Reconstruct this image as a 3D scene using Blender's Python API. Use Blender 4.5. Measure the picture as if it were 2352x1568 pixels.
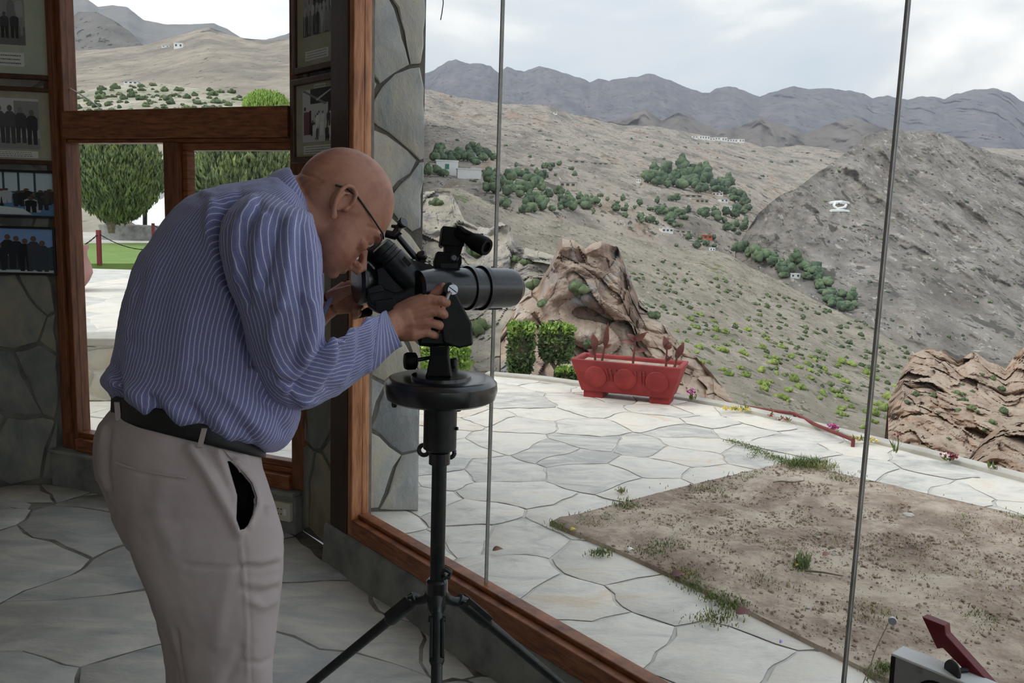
import bpy, bmesh, math, random
import numpy as np
from mathutils import Vector, Matrix, noise as mnoise
random.seed(7); RNG = np.random.default_rng(7)
for o in list(bpy.data.objects): bpy.data.objects.remove(o)
SC = bpy.context.scene; COL = SC.collection
PI = math.pi
# ------------------------------------------------------------------ camera
W, H, FPX, EYE = 2352, 1568, 1950.0, 1.5
PITCH, ROLL = math.radians(8.3), math.radians(1.84)
FW = np.array([0, math.cos(PITCH), -math.sin(PITCH)])
_u = np.array([0, math.sin(PITCH), math.cos(PITCH)]); _r = np.array([1., 0, 0])
UP = math.cos(ROLL)*_u - math.sin(ROLL)*_r
RT = math.cos(ROLL)*_r + math.sin(ROLL)*_u
CAM = np.array([0, 0, EYE])
cd = bpy.data.cameras.new('camera'); cam = bpy.data.objects.new('camera', cd); COL.objects.link(cam)
cd.sensor_width = 36; cd.lens = FPX/W*36; cd.clip_start = .05; cd.clip_end = 40000
cam.matrix_world = Matrix([[RT[i], UP[i], -FW[i], CAM[i]] for i in range(3)] + [[0, 0, 0, 1]])
SC.camera = cam
# ------------------------------------------------------------------ sky, sun, exposure
SC.view_settings.view_transform = 'Standard'; SC.view_settings.look = 'None'
SC.view_settings.exposure = 0.63; SC.view_settings.gamma = 1.0; SC.view_settings.use_curve_mapping = False
wd = bpy.data.worlds.new('sky'); SC.world = wd; wd.use_nodes = True
nt = wd.node_tree; N = nt.nodes; L = nt.links
bg = N['Background']
tc = N.new('ShaderNodeTexCoord')
mp = N.new('ShaderNodeMapping'); mp.inputs['Scale'].default_value = (1.0, 1.0, 2.6); mp.inputs['Location'].default_value = (3.3, 0.1, 2.0)
n1 = N.new('ShaderNodeTexNoise'); n1.inputs['Scale'].default_value = 2.3; n1.inputs['Detail'].default_value = 7; n1.inputs['Roughness'].default_value = .5
n1.inputs['Distortion'].default_value = .35
r1 = N.new('ShaderNodeValToRGB'); e = r1.color_ramp.elements
e[0].position = .42; e[0].color = (.48, .57, .70, 1); e[1].position = .64; e[1].color = (1.15, 1.15, 1.15, 1)
m_ = r1.color_ramp.elements.new(.54); m_.color = (.65, .70, .78, 1)
L.new(tc.outputs['Generated'], mp.inputs[0]); L.new(mp.outputs[0], n1.inputs[0]); L.new(n1.outputs[0], r1.inputs[0])
L.new(r1.outputs[0], bg.inputs[0]); bg.inputs[1].default_value = 1.0
sd = bpy.data.lights.new('sun', 'SUN'); sun = bpy.data.objects.new('sun', sd); COL.objects.link(sun)
sd.energy = 1.15; sd.angle = math.radians(24); sd.color = (1, .965, .91)
sun.rotation_euler = Vector((-.62, -.30, .80)).to_track_quat('Z', 'Y').to_euler()   # high sun veiled by thin cloud
# ------------------------------------------------------------------ rays and planes
def ray(px, py): return FW + (px-W/2)/FPX*RT - (py-H/2)/FPX*UP
def P(px, py, d): return CAM + ray(px, py)*d
def on_floor(px, py, z=0.0):
    d = ray(px, py); return CAM + d*((z-EYE)/d[2])
class Wall:
    """a vertical wall plane: origin o, direction along it, normal into the room; local coords (s, z, t)"""
    def __init__(s, o, dirv):
        s.o = np.array([o[0], o[1], 0.]); s.d = np.array([dirv[0], dirv[1], 0.]); s.d /= np.linalg.norm(s.d)
        s.n = np.array([s.d[1], -s.d[0], 0.])
        if np.dot(s.n, np.array([0, 0, 0])-s.o) < 0: s.n = -s.n
    def w(s, a, z, t=0.): return s.o + s.d*a + s.n*t + np.array([0, 0, z])
    def hit(s, px, py, t=0.):
        d = ray(px, py); k = np.dot(s.o+s.n*t-CAM, s.n)/np.dot(d, s.n)
        q = CAM+d*k; return float(np.dot(q-s.o, s.d)), float(q[2])
# ------------------------------------------------------------------ mesh builder
class MB:
    def __init__(s): s.v = []; s.f = []; s.m = []; s.c = None
    def add(s, vs, fs, mi=0):
        b = len(s.v); s.v += [tuple(map(float, x)) for x in vs]
        s.f += [tuple(b+i for i in f) for f in fs]; s.m += [mi]*len(fs); return s
    def box(s, c, ax, ay, az, mi=0):
        c = np.array(c, float); ax, ay, az = map(lambda q: np.array(q, float), (ax, ay, az))
        if np.dot(np.cross(ax, ay), az) < 0: ax = -ax
        vs = [c+i*ax+j*ay+k*az for k in (-1, 1) for j in (-1, 1) for i in (-1, 1)]
        return s.add(vs, [(0, 2, 3, 1), (4, 5, 7, 6), (0, 1, 5, 4), (2, 6, 7, 3), (0, 4, 6, 2), (1, 3, 7, 5)], mi)
    def wbox(s, wl, a0, a1, z0, z1, t0, t1, mi=0):
        return s.box(wl.w((a0+a1)/2, (z0+z1)/2, (t0+t1)/2), wl.d*abs(a1-a0)/2, wl.n*abs(t1-t0)/2, (0, 0, abs(z1-z0)/2), mi)
    def aabox(s, x0, x1, y0, y1, z0, z1, mi=0):
        return s.box(((x0+x1)/2, (y0+y1)/2, (z0+z1)/2), ((x1-x0)/2, 0, 0), (0, (y1-y0)/2, 0), (0, 0, (z1-z0)/2), mi)
    def rings(s, R, cap=True, mi=0, closed=True):
        """R: list of rings, each an (n,3) array"""
        n = len(R[0]); vs = [p for r in R for p in r]; fs = []
        for i in range(len(R)-1):
            for j in range(n if closed else n-1):
                k = (j+1) % n; fs.append((i*n+j, i*n+k, (i+1)*n+k, (i+1)*n+j))
        if cap: fs += [tuple(range(n))[::-1], tuple((len(R)-1)*n+j for j in range(n))]
        return s.add(vs, fs, mi)
    def tube(s, pts, rad, n=12, cap=True, mi=0):
        pts = [np.array(p, float) for p in pts]
        if not hasattr(rad, '__len__'): rad = [rad]*len(pts)
        R = []; ref = None
        for i, p in enumerate(pts):
            t = pts[min(i+1, len(pts)-1)]-pts[max(i-1, 0)]; t = t/(np.linalg.norm(t)+1e-12)
            if ref is None:
                ref = np.array([0, 0, 1.]) if abs(t[2]) < .9 else np.array([1., 0, 0])
            a = ref-t*np.dot(ref, t); a /= np.linalg.norm(a); b = np.cross(t, a); ref = a
            R.append(np.array([p+rad[i]*(math.cos(q)*a+math.sin(q)*b) for q in np.linspace(0, 2*PI, n, endpoint=False)]))
        return s.rings(R, cap, mi)
    def lathe(s, o, axis, prof, n=24, mi=0, cap=True):
        o = np.array(o, float); t = np.array(axis, float); t /= np.linalg.norm(t)
        ref = np.array([0, 0, 1.]) if abs(t[2]) < .9 else np.array([1., 0, 0])
        a = ref-t*np.dot(ref, t); a /= np.linalg.norm(a); b = np.cross(t, a)
        R = [np.array([o+t*h+r*(math.cos(q)*a+math.sin(q)*b) for q in np.linspace(0, 2*PI, n, endpoint=False)]) for h, r in prof]
        return s.rings(R, cap, mi)
    def prism(s, poly, ext, mi=0):
        poly = [np.array(p, float) for p in poly]; ext = np.array(ext, float); n = len(poly)
        nv = np.zeros(3)
        for i in range(n): nv += np.cross(poly[i]-poly[0], poly[(i+1) % n]-poly[0])
        if np.dot(nv, ext) > 0: poly = poly[::-1]
        vs = poly+[p+ext for p in poly]
        fs = [tuple(range(n)), tuple(range(2*n-1, n-1, -1))]+[(i, i+n, (i+1) % n+n, (i+1) % n) for i in range(n)]
        return s.add(vs, fs, mi)
    def ball(s, c, r, sub=2, mi=0, sc=(1, 1, 1)):
        bm = bmesh.new(); bmesh.ops.create_icosphere(bm, subdivisions=sub, radius=1)
        c = np.array(c, float); vs = [c+np.array(v.co)*r*np.array(sc) for v in bm.verts]
        fs = [tuple(v.index for v in f.verts) for f in bm.faces]; bm.free(); return s.add(vs, fs, mi)
    def build(s, name, mats, parent=None, smooth=0, bevel=0, sub=0, kind=None, label=None):
        me = bpy.data.meshes.new(name); me.from_pydata(s.v, [], s.f)
        mats = mats if isinstance(mats, (list, tuple)) else [mats]
        for m in mats: me.materials.append(m)
        if len(mats) > 1: me.polygons.foreach_set('material_index', s.m)
        if smooth:
            me.polygons.foreach_set('use_smooth', [True]*len(me.polygons))
        me.validate(); me.update()
        if smooth and smooth < 180:
            me.set_sharp_from_angle(angle=math.radians(smooth))
        return link(name, me, parent, bevel, sub, kind, label)
def link(name, me, parent=None, bevel=0, sub=0, kind=None, label=None):
    o = bpy.data.objects.new(name, me); COL.objects.link(o)
    if parent is not None:
        o.parent = parent
        o.matrix_parent_inverse = PINV.get(parent.name, Matrix.Identity(4))
    if bevel:
        b = o.modifiers.new('edge', 'BEVEL'); b.width = bevel; b.segments = 2; b.limit_method = 'ANGLE'; b.angle_limit = math.radians(40)
    if sub:
        b = o.modifiers.new('smooth', 'SUBSURF'); b.levels = sub; b.render_levels = sub
    if kind: o['kind'] = kind
    if label: o['label'] = label
    return o
PINV = {}
def tag(o, label, cat, group=None, kind=None):
    o['label'] = label
    if cat: o['category'] = cat
    if group: o['group'] = group
    if kind: o['kind'] = kind
    return o
def thing(name, loc, label, cat, group=None, rz=0.0):
    o = bpy.data.objects.new(name, None); COL.objects.link(o); o.empty_display_size = .05
    o.location = tuple(map(float, loc)); o.rotation_euler = (0, 0, rz)
    PINV[o.name] = Matrix.LocRotScale(Vector(o.location), o.rotation_euler, None).inverted()
    return tag(o, label, cat, group)
def dup(root, loc, rz=0.0, sc=1.0, label=None):
    r = root.copy(); COL.objects.link(r); r.location = tuple(map(float, loc)); r.rotation_euler = (0, 0, rz)
    r.scale = (sc, sc, sc) if not hasattr(sc, '__len__') else sc
    if label: r['label'] = label
    for ch in list(root.children):
        c = ch.copy(); COL.objects.link(c); c.parent = r
        for g in ch.children:
            d = g.copy(); COL.objects.link(d); d.parent = c
    return r
def struct(o, label=None):
    o['kind'] = 'structure'
    if label: o['label'] = label
    return o
# ------------------------------------------------------------------ materials
def srgb(r, g, b):
    f = lambda c: ((c/255)/12.92 if c/255 <= .04045 else ((c/255+.055)/1.055)**2.4)
    return (f(r), f(g), f(b), 1)
def M(name, cols, scale=6., detail=6., rough=.8, bump=0., bscale=None, rand=0., metal=0., spec=.5, stretch=None, pos=None, distort=0., voro=0., coat=0., trans=0., nrough=.62):
    """a rough natural surface: noise-driven ramp through cols, optional relief, optional shift per object"""
    m = bpy.data.materials.new(name); m.use_nodes = True
    n = m.node_tree.nodes; l = m.node_tree.links; b = n['Principled BSDF']
    b.inputs['Roughness'].default_value = rough; b.inputs['Metallic'].default_value = metal; b.inputs['Specular IOR Level'].default_value = spec
    if coat: b.inputs['Coat Weight'].default_value = coat; b.inputs['Coat Roughness'].default_value = .15
    cols = [c if len(c) == 4 else tuple(c)+(1,) for c in cols]
    t = n.new('ShaderNodeTexCoord'); src = t.outputs['Object']
    if stretch:
        mp = n.new('ShaderNodeMapping'); mp.inputs['Scale'].default_value = stretch; l.new(src, mp.inputs[0]); src = mp.outputs[0]
    if rand:
        oi = n.new('ShaderNodeObjectInfo'); va = n.new('ShaderNodeVectorMath'); va.operation = 'ADD'
        mu = n.new('ShaderNodeMath'); mu.operation = 'MULTIPLY'; mu.inputs[1].default_value = 37.
        l.new(oi.outputs['Random'], mu.inputs[0]); l.new(src, va.inputs[0]); l.new(mu.outputs[0], va.inputs[1]); src = va.outputs[0]
    if len(cols) == 1 and not rand:
        b.inputs['Base Color'].default_value = cols[0]
    else:
        nz = n.new('ShaderNodeTexNoise'); nz.inputs['Scale'].default_value = scale; nz.inputs['Detail'].default_value = detail
        nz.inputs['Roughness'].default_value = nrough; nz.inputs['Distortion'].default_value = distort
        l.new(src, nz.inputs[0]); fac = nz.outputs[0]
        if rand:
            a2 = n.new('ShaderNodeMath'); a2.operation = 'MULTIPLY_ADD'; a2.inputs[1].default_value = rand; a2.inputs[2].default_value = -.5*rand
            l.new(oi.outputs['Random'], a2.inputs[0]); a3 = n.new('ShaderNodeMath'); a3.operation = 'ADD'
            l.new(a2.outputs[0], a3.inputs[0]); l.new(fac, a3.inputs[1]); fac = a3.outputs[0]
        rp = n.new('ShaderNodeValToRGB'); el = rp.color_ramp.elements
        pos = pos or list(np.linspace(.32, .68, len(cols)))
        if len(cols) == 1: cols = cols*2; pos = [.3, .7]
        el[0].position = pos[0]; el[0].color = cols[0]; el[1].position = pos[-1]; el[1].color = cols[-1]
        for p_, c_ in list(zip(pos, cols))[1:-1]: q = el.new(p_); q.color = c_
        l.new(fac, rp.inputs[0]); l.new(rp.outputs[0], b.inputs['Base Color'])
    if bump:
        nb = n.new('ShaderNodeTexNoise'); nb.inputs['Scale'].default_value = bscale or scale*3; nb.inputs['Detail'].default_value = 8; nb.inputs['Roughness'].default_value = .65
        l.new(src, nb.inputs[0]); bp = n.new('ShaderNodeBump'); bp.inputs['Strength'].default_value = min(1, bump); bp.inputs['Distance'].default_value = .02*max(1, bump)
        l.new(nb.outputs[0], bp.inputs['Height']); l.new(bp.outputs[0], b.inputs['Normal'])
    return m
def attr_mat(name, rough=.6, spec=.4, attr='col'):
    m = bpy.data.materials.new(name); m.use_nodes = True; n = m.node_tree.nodes; b = n['Principled BSDF']
    a = n.new('ShaderNodeAttribute'); a.attribute_name = attr; m.node_tree.links.new(a.outputs['Color'], b.inputs['Base Color'])
    b.inputs['Roughness'].default_value = rough; b.inputs['Specular IOR Level'].default_value = spec; return m
def glass_mat(name, tint=(.97, .985, .98)):
    m = bpy.data.materials.new(name); m.use_nodes = True; n = m.node_tree.nodes; l = m.node_tree.links
    n.remove(n['Principled BSDF']); out = n['Material Output']
    tr = n.new('ShaderNodeBsdfTransparent'); tr.inputs[0].default_value = tint+(1,)
    gl = n.new('ShaderNodeBsdfGlossy'); gl.inputs['Roughness'].default_value = .01
    lw = n.new('ShaderNodeLayerWeight'); lw.inputs[0].default_value = .5; mx = n.new('ShaderNodeMixShader')
    pw = n.new('ShaderNodeMath'); pw.operation = 'POWER'; pw.inputs[1].default_value = 4.5; l.new(lw.outputs['Facing'], pw.inputs[0])
    fr = n.new('ShaderNodeMath'); fr.operation = 'MULTIPLY_ADD'; fr.inputs[1].default_value = .6; fr.inputs[2].default_value = .025; l.new(pw.outputs[0], fr.inputs[0])
    l.new(fr.outputs[0], mx.inputs[0]); l.new(tr.outputs[0], mx.inputs[1]); l.new(gl.outputs[0], mx.inputs[2]); l.new(mx.outputs[0], out.inputs[0]); return m
S = srgb
MAT = {
 'flag_in': M('slate_floor_stone', [S(156,156,152), S(186,183,174), S(212,204,190)], 3.2, 9, .5, .35, 22, rand=.16, stretch=(1, 2.4, 1), distort=.6),
 'mortar_in': M('floor_mortar', [S(74,70,64), S(150,144,132)], 9, 6, .9, .3),
 'flag_out': M('terrace_stone', [S(184,180,172), S(216,209,197), S(232,223,209), S(222,200,174)], 2.8, 11, .8, .4, 30, rand=.22, stretch=(1, 2, 1), distort=.8, pos=[.34, .47, .6, .74], nrough=.74),
 'mortar_out': M('terrace_mortar', [S(190,185,176), S(222,216,206)], 5, 6, .9, .3),
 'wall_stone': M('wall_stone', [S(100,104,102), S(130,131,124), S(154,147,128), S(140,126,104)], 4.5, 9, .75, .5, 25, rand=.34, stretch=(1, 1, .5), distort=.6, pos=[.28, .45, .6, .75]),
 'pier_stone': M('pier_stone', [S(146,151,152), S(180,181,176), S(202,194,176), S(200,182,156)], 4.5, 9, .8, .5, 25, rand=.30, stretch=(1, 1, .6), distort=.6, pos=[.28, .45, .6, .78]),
 'mortar_wall': M('wall_mortar', [S(84,83,78), S(124,121,112)], 8, 6, .9, .5),
 'kerb': M('kerb_plaster', [S(100,102,100), S(132,132,127), S(152,149,140)], 5, 9, .8, .5, 16),
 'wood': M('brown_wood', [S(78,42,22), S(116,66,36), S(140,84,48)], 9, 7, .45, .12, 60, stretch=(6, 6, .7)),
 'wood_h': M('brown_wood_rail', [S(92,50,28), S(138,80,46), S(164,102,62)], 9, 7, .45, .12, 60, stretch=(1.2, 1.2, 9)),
 'wood_lit': M('lit_wood', [S(134,82,52), S(184,122,80), S(208,150,108)], 9, 7, .45, .12, 60, stretch=(6, 6, .7)),  # window wood on its lit side, the light put into the colour
 'wood_shaded': M('shaded_wood', [S(42,24,16), S(66,38,24)], 9, 7, .45, .1, 60, stretch=(6, 6, .7)),  # same wood for the unlit room-facing jamb, shade painted as darker colour
 'framewood': M('picture_frame_wood', [S(58,34,22), S(88,54,34)], 20, 6, .4, .08, 80),
 'blackframe': M('black_picture_frame', [S(28,24,24)], rough=.4),
 'plaster': M('ceiling_plaster', [S(226,222,212), S(236,232,224)], 3, 5, .9, .1),
 'glass': glass_mat('window_glass'),
 'steel': M('joint_steel', [S(150,146,138), S(180,176,168)], 30, 3, .3),
 'soil': M('bed_soil', [S(122,104,90), S(160,140,122), S(192,174,154), S(208,192,172)], 2.2, 12, .95, .7, 26, distort=.4, pos=[.34, .46, .55, .66], nrough=.78),
 'clod': M('soil_clod', [S(128,110,94), S(156,136,118), S(188,168,148)], 9, 5, .95, .3, rand=.2),
 'red': M('red_planter_paint', [S(116,26,26), S(140,36,34), S(156,52,48)], 5, 8, .65, .2, 30),
 'redwood': M('dark_red_paint', [S(112,26,32), S(124,32,38)], 12, 4, .5),
 'rail': M('rust_red_rail', [S(104,36,32), S(128,50,42)], 20, 4, .6),
 'bark': M('bark', [S(96,84,70), S(134,120,100)], 20, 6, .9, .4),
 'leafy': M('clipped_shrub_leaf', [S(46,62,34), S(78,98,50), S(128,150,72)], 14, 4, .6, rand=.05),
 'lime': M('new_shrub_leaf', [S(112,142,54), S(156,184,84)], 14, 4, .6),
 'limedark': M('pale_leaf', [S(170,196,90), S(214,226,130)], 9, 4, .6),
 'canna': M('maroon_leaf', [S(74,34,28), S(112,56,42)], 12, 4, .5),
 'topiary': M('conifer_leaf', [S(60,74,46), S(94,108,62), S(134,148,84)], 3, 5, .7),
 'lawn': M('lawn', [S(104,132,60), S(128,152,76)], 2.5, 6, .9, .3, 40),
 'straw': M('dry_grass', [S(96,104,52), S(132,134,72), S(160,150,98)], 8, 4, .8),
 'weed': M('green_grass', [S(82,100,46), S(118,130,64)], 8, 4, .8),
 'black': M('black_enamel', [S(7,9,9), S(15,18,17)], 14, 6, .3, .04, 90, spec=.5, coat=.5),
 'blackmatt': M('black_rubber', [S(8,8,8)], rough=.6, spec=.25),
 'gunmetal': M('worn_black_metal', [S(10,15,14), S(20,25,23), S(34,38,35)], 26, 6, .38, .08, 120, spec=.45),
 'chrome': M('bright_steel', [S(190,192,194)], rough=.25, metal=.8),
 'lens': M('dark_lens', [S(70,80,78)], rough=.05, metal=.6),
 'white': M('white_paint', [S(236,236,234)], rough=.5),
 'socket': M('ivory_plastic', [S(206,200,178)], rough=.4),
 'grey': M('grey_panel', [S(158,156,154), S(170,168,166)], 20, 4, .6),
 'dark': M('dark_edge', [S(34,28,28)], rough=.5),
 'ink': M('black_ink', [S(14,14,16)], rough=.5),
 'terracotta': M('terracotta', [S(150,108,100), S(176,134,124)], 5, 6, .8, .2),
 'concrete': M('pale_concrete', [S(170,164,152), S(204,198,186)], 3, 6, .9, .3),
}
# ------------------------------------------------------------------ stones: irregular cells as separate pieces
def clip(poly, p, n):
    out = []
    for i in range(len(poly)):
        a, b = poly[i], poly[(i+1) % len(poly)]; da, db = np.dot(a-p, n), np.dot(b-p, n)
        if da <= 0: out.append(a)
        if (da < 0) != (db < 0) and abs(da-db) > 1e-9: out.append(a+(b-a)*da/(da-db))
    return out
def cells(x0, x1, y0, y1, sx, sy, jit=.42, seed=1, keep=None):
    r = np.random.default_rng(seed); pts = []
    ny = max(1, round((y1-y0)/sy)); dy = (y1-y0)/ny
    for j in range(-1, ny+1):
        nx = max(1, round((x1-x0)/sx)); dx = (x1-x0)/nx; off = .5*(j % 2)
        for i in range(-1, nx+1):
            pts.append([x0+(i+.5+off-.25+r.uniform(-jit, jit))*dx, y0+(j+.5+r.uniform(-jit, jit))*dy])
    pts = np.array(pts); out = []
    for p in pts:
        if keep is not None and not keep(p[0], p[1]): continue
        d = np.hypot((pts[:, 0]-p[0])/sx, (pts[:, 1]-p[1])/sy); nb = np.argsort(d)[1:22]
        poly = [np.array(q, float) for q in ((x0, y0), (x1, y0), (x1, y1), (x0, y1))]
        for k in nb:
            q = pts[k]; poly = clip(poly, (p+q)/2, q-p)
            if len(poly) < 3: break
        if len(poly) < 3: continue
        c = np.mean(poly, 0)
        ar = .5*abs(sum(poly[i][0]*poly[(i+1) % len(poly)][1]-poly[(i+1) % len(poly)][0]*poly[i][1] for i in range(len(poly))))
        if ar < sx*sy*.06: continue
        out.append((c, poly))
    return out
def stone(name, poly, c, frame, mat, parent, gap=.012, hgt=.012, rnd=.006, bev=.010, rag=.010, tilt=.0, warp=.045, seed=0.):
    """frame(a, b, h) -> world point; ragged outline, chamfered rim, slightly uneven top"""
    ring = []; k = len(poly)
    for i in range(k):
        a, b = poly[i], poly[(i+1) % k]; l = np.linalg.norm(b-a); m = int(min(6, max(1, round(l/.075))))
        for q in range(m):
            p_ = a+(b-a)*q/m; w_ = mnoise.noise_vector(Vector((p_[0]*3.2, p_[1]*3.2, seed)))*warp+mnoise.noise_vector(Vector((p_[0]*9, p_[1]*9, seed+5)))*warp*.35
            ring.append(p_+np.array([w_.x, w_.y]))
    out = []
    for p in ring:
        v = c-p; d = np.linalg.norm(v)+1e-9; out.append(p+v/d*min(gap/2+random.uniform(0, rag), d*.4))
    n = len(out); top = []; h0 = hgt+random.uniform(-rnd, rnd); tx, ty = random.uniform(-tilt, tilt), random.uniform(-tilt, tilt)
    for p in out:
        v = c-p; d = np.linalg.norm(v)+1e-9; top.append(p+v/d*min(bev, d*.3))
    vs = [frame(p[0], p[1], -.004) for p in out]+[frame(p[0], p[1], h0-bev*.55) for p in out]
    vs += [frame(p[0], p[1], h0+tx*(p[0]-c[0])+ty*(p[1]-c[1])+random.uniform(-.2, .2)*bev*.3) for p in top]+[frame(c[0], c[1], h0)]
    mb = MB(); fs = []
    for r_ in (0, 1):
        for j in range(n): q = (j+1) % n; fs.append((r_*n+j, r_*n+q, (r_+1)*n+q, (r_+1)*n+j))
    for j in range(n): fs.append((2*n+j, 2*n+(j+1) % n, 3*n))
    if np.dot(np.cross(np.array(vs[2*n+1])-vs[3*n], np.array(vs[2*n+2])-vs[3*n]), np.array(frame(c[0], c[1], 1))-np.array(frame(c[0], c[1], 0))) < 0:
        fs = [f[::-1] for f in fs]
    mb.add(vs, fs); return mb.build(name, mat, parent, smooth=35)
def inpoly(x, y, poly):
    c = False; n = len(poly)
    for i in range(n):
        a, b = poly[i], poly[i-1]
        if (a[1] > y) != (b[1] > y) and x < (b[0]-a[0])*(y-a[1])/(b[1]-a[1])+a[0]: c = not c
    return c
def proj(p):
    v = np.array(p)-CAM; d = float(v@FW)
    return W/2+FPX*float(v@RT)/d, H/2-FPX*float(v@UP)/d, d
def seen(p, m=120):
    x, y, d = proj(p); return d > .3 and -m < x < W+m and -m < y < H+m
def slab(name, poly, z0, z1, mat, kind='structure', cut=0, noise=0., seed=0.):
    bm = bmesh.new(); f = bm.faces.new([bm.verts.new((p[0], p[1], z1)) for p in poly])
    if f.normal.z < 0: f.normal_flip()
    if cut:
        xs = [p[0] for p in poly]; ys = [p[1] for p in poly]
        for ax, lo, hi in ((0, min(xs), max(xs)), (1, min(ys), max(ys))):
            for q in np.arange(lo+cut, hi, cut):
                co = [0, 0, 0]; co[ax] = q; no = [0, 0, 0]; no[ax] = 1
                bmesh.ops.bisect_plane(bm, geom=bm.verts[:]+bm.edges[:]+bm.faces[:], plane_co=co, plane_no=no)
        for v in bm.verts:
            if not v.is_boundary: v.co.z += noise*(mnoise.fractal(Vector((v.co.x*5, v.co.y*5, seed)), .8, 2, 5)+.4*mnoise.noise(Vector((v.co.x*1.3, v.co.y*1.3, seed))))
    ex = bmesh.ops.extrude_face_region(bm, geom=[e for e in bm.edges if e.is_boundary] if cut else bm.edges[:])
    for v in [g for g in ex['geom'] if isinstance(g, bmesh.types.BMVert)]: v.co.z = z0
    bmesh.ops.recalc_face_normals(bm, faces=bm.faces[:])
    me = bpy.data.meshes.new(name); bm.to_mesh(me); bm.free(); me.materials.append(mat)
    if cut: me.polygons.foreach_set('use_smooth', [True]*len(me.polygons))
    o = link(name, me); o['kind'] = kind; return o
# ------------------------------------------------------------------ walls of the many-sided pavilion
WA = Wall((-.628, 3.441), (.637, -.771))          # big window wall
WB = Wall((-2.27, 4.40), (.924, -.383))           # window with transom
WL = Wall((-2.403, 4.424), (.313, .048))          # stone pier with the pictures
WP = Wall((-.98, 3.87), (.243, -.269))            # corner pier
WC = Wall(WA.w(3.1, 0)[:2], (.17, -.985)); WD = Wall(WC.w(3.2, 0)[:2], (-.6, -.8)); 
RM = [WL.w(-3.4, 0)[:2], WL.w(0, 0)[:2], WP.w(0, 0)[:2], WA.w(-.14, 0)[:2], WA.w(3.1, 0)[:2], WC.w(3.2, 0)[:2], (.6, -5.0), (-5.2, -4.6)]
fl = slab('floor', RM, -.12, 0., MAT['mortar_in'])
fl['label'] = 'floor of irregular grey slate flagstones'
fr_ = lambda a, b, h: np.array([a, b, h])
nf = 0
for c, poly in cells(-4.2, 2.2, .3, 5.2, .78, .40, seed=12, keep=lambda x, y: inpoly(x, y, RM) or y > 1 and np.dot(np.array([x, y])-WA.o[:2], WA.n[:2]) > -.4 and np.dot(np.array([x, y])-WB.o[:2], WB.n[:2]) > -.4):
    for w_ in (WL, WP, WA):
        poly = clip(poly, w_.w(0, 0, .05)[:2], -w_.n[:2]) if len(poly) > 2 else poly
    poly = clip(poly, np.array(WB.w(0, 0, .06)[:2]), -WB.n[:2]) if len(poly) > 2 else poly
    if len(poly) < 3: continue
    c = np.mean(poly, 0)
    if seen((c[0], c[1], 0), 700): stone('flagstone', poly, c, fr_, MAT['flag_in'], fl, gap=.004, hgt=.003, rnd=.003, bev=.005, rag=.012, warp=.075)
ce = slab('ceiling', RM, 3.6, 3.75, MAT['plaster']); ce['label'] = 'flat plastered ceiling above the viewing room'
def clad(wl, o, a0, a1, z0, z1, sx, sz, mat, seed, t=0., gap=.008, hgt=.010):
    for c, poly in cells(a0, a1, z0, z1, sx, sz, seed=seed):
        stone('stone', poly, c, lambda a, b, h: wl.w(min(max(a, a0), a1), max(b, z0), t+h), mat, o, gap=gap, hgt=hgt, rnd=.006, bev=.010, rag=.014)
wl = struct(MB().wbox(WL, -3.4, 0.02, 0, 3.6, -.30, 0).build('wall_left', MAT['mortar_wall']), 'stone pier wall holding four pictures beside the transom window')
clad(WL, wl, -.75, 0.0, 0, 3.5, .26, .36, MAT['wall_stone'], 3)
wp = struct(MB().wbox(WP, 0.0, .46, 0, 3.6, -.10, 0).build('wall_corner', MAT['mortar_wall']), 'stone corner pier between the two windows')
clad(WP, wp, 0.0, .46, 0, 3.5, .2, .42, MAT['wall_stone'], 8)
# outside stone buttress seen through the big window
fx = np.array([1, .2, 0])/math.hypot(1, .2); fo = np.array([-.456, 4.192, 0.])
class _F: pass
WO = Wall(fo[:2]-fx[:2]*.52, fx[:2])
wo = struct(MB().wbox(WO, 0, .52, -.05, 3.7, -.45, 0).build('wall_outside', MAT['mortar_wall']), 'grey stone buttress outside the big window')
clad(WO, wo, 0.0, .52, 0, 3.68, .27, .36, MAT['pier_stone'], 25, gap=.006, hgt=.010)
# rear walls, unseen behind the camera; rear glazing and white plaster added for light
wr = struct(MB().wbox(WC, .1, 3.2, 0, .17, -.1, .05).wbox(WC, .1, 3.2, 3.4, 3.6, -.1, .05).wbox(WC, -.05, .12, 0, 3.6, -.1, .05).wbox(WC, 3.1, 3.3, 0, 3.6, -.1, .05).build('wall_right', MAT['kerb']), 'kerb and lintel of the glazed side wall')
a, b = np.array([*RM[5], 0.]), np.array([*RM[6], 0.]); c_ = np.array([*RM[7], 0.]); d_ = np.array([*RM[0], 0.])
def plainwall(name, p, q, lab):
    w_ = Wall(p[:2], (q-p)[:2]); return struct(MB().wbox(w_, 0, np.linalg.norm(q-p), 0, 3.6, -.2, 0).build(name, MAT['plaster']), lab)
w_ = Wall(a[:2], (b-a)[:2]); ln = float(np.linalg.norm(b-a))
struct(MB().wbox(w_, 0, ln, 0, .17, -.1, .05).wbox(w_, 0, ln, 3.4, 3.6, -.1, .05).build('wall_rear', MAT['kerb']), 'kerb and lintel of the glazed rear side')
gw = struct(MB().wbox(w_, .06, ln-.06, .17, .25, -.03, .05).wbox(w_, .06, ln-.06, 3.3, 3.4, -.03, .05).wbox(w_, ln/2-.05, ln/2+.05, .25, 3.3, -.03, .05).build('window_4', MAT['wood_h']), 'unseen glazed rear side in a wooden border, added for light')
for k_ in range(2): MB().wbox(w_, .06+k_*(ln/2-.01), ln/2-.05+k_*(ln/2-.01), .25, 3.3, -.005, .005).build('pane', MAT['glass'], gw)
plainwall('wall_back', b, c_, 'plain rear wall of the viewing room')
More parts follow.
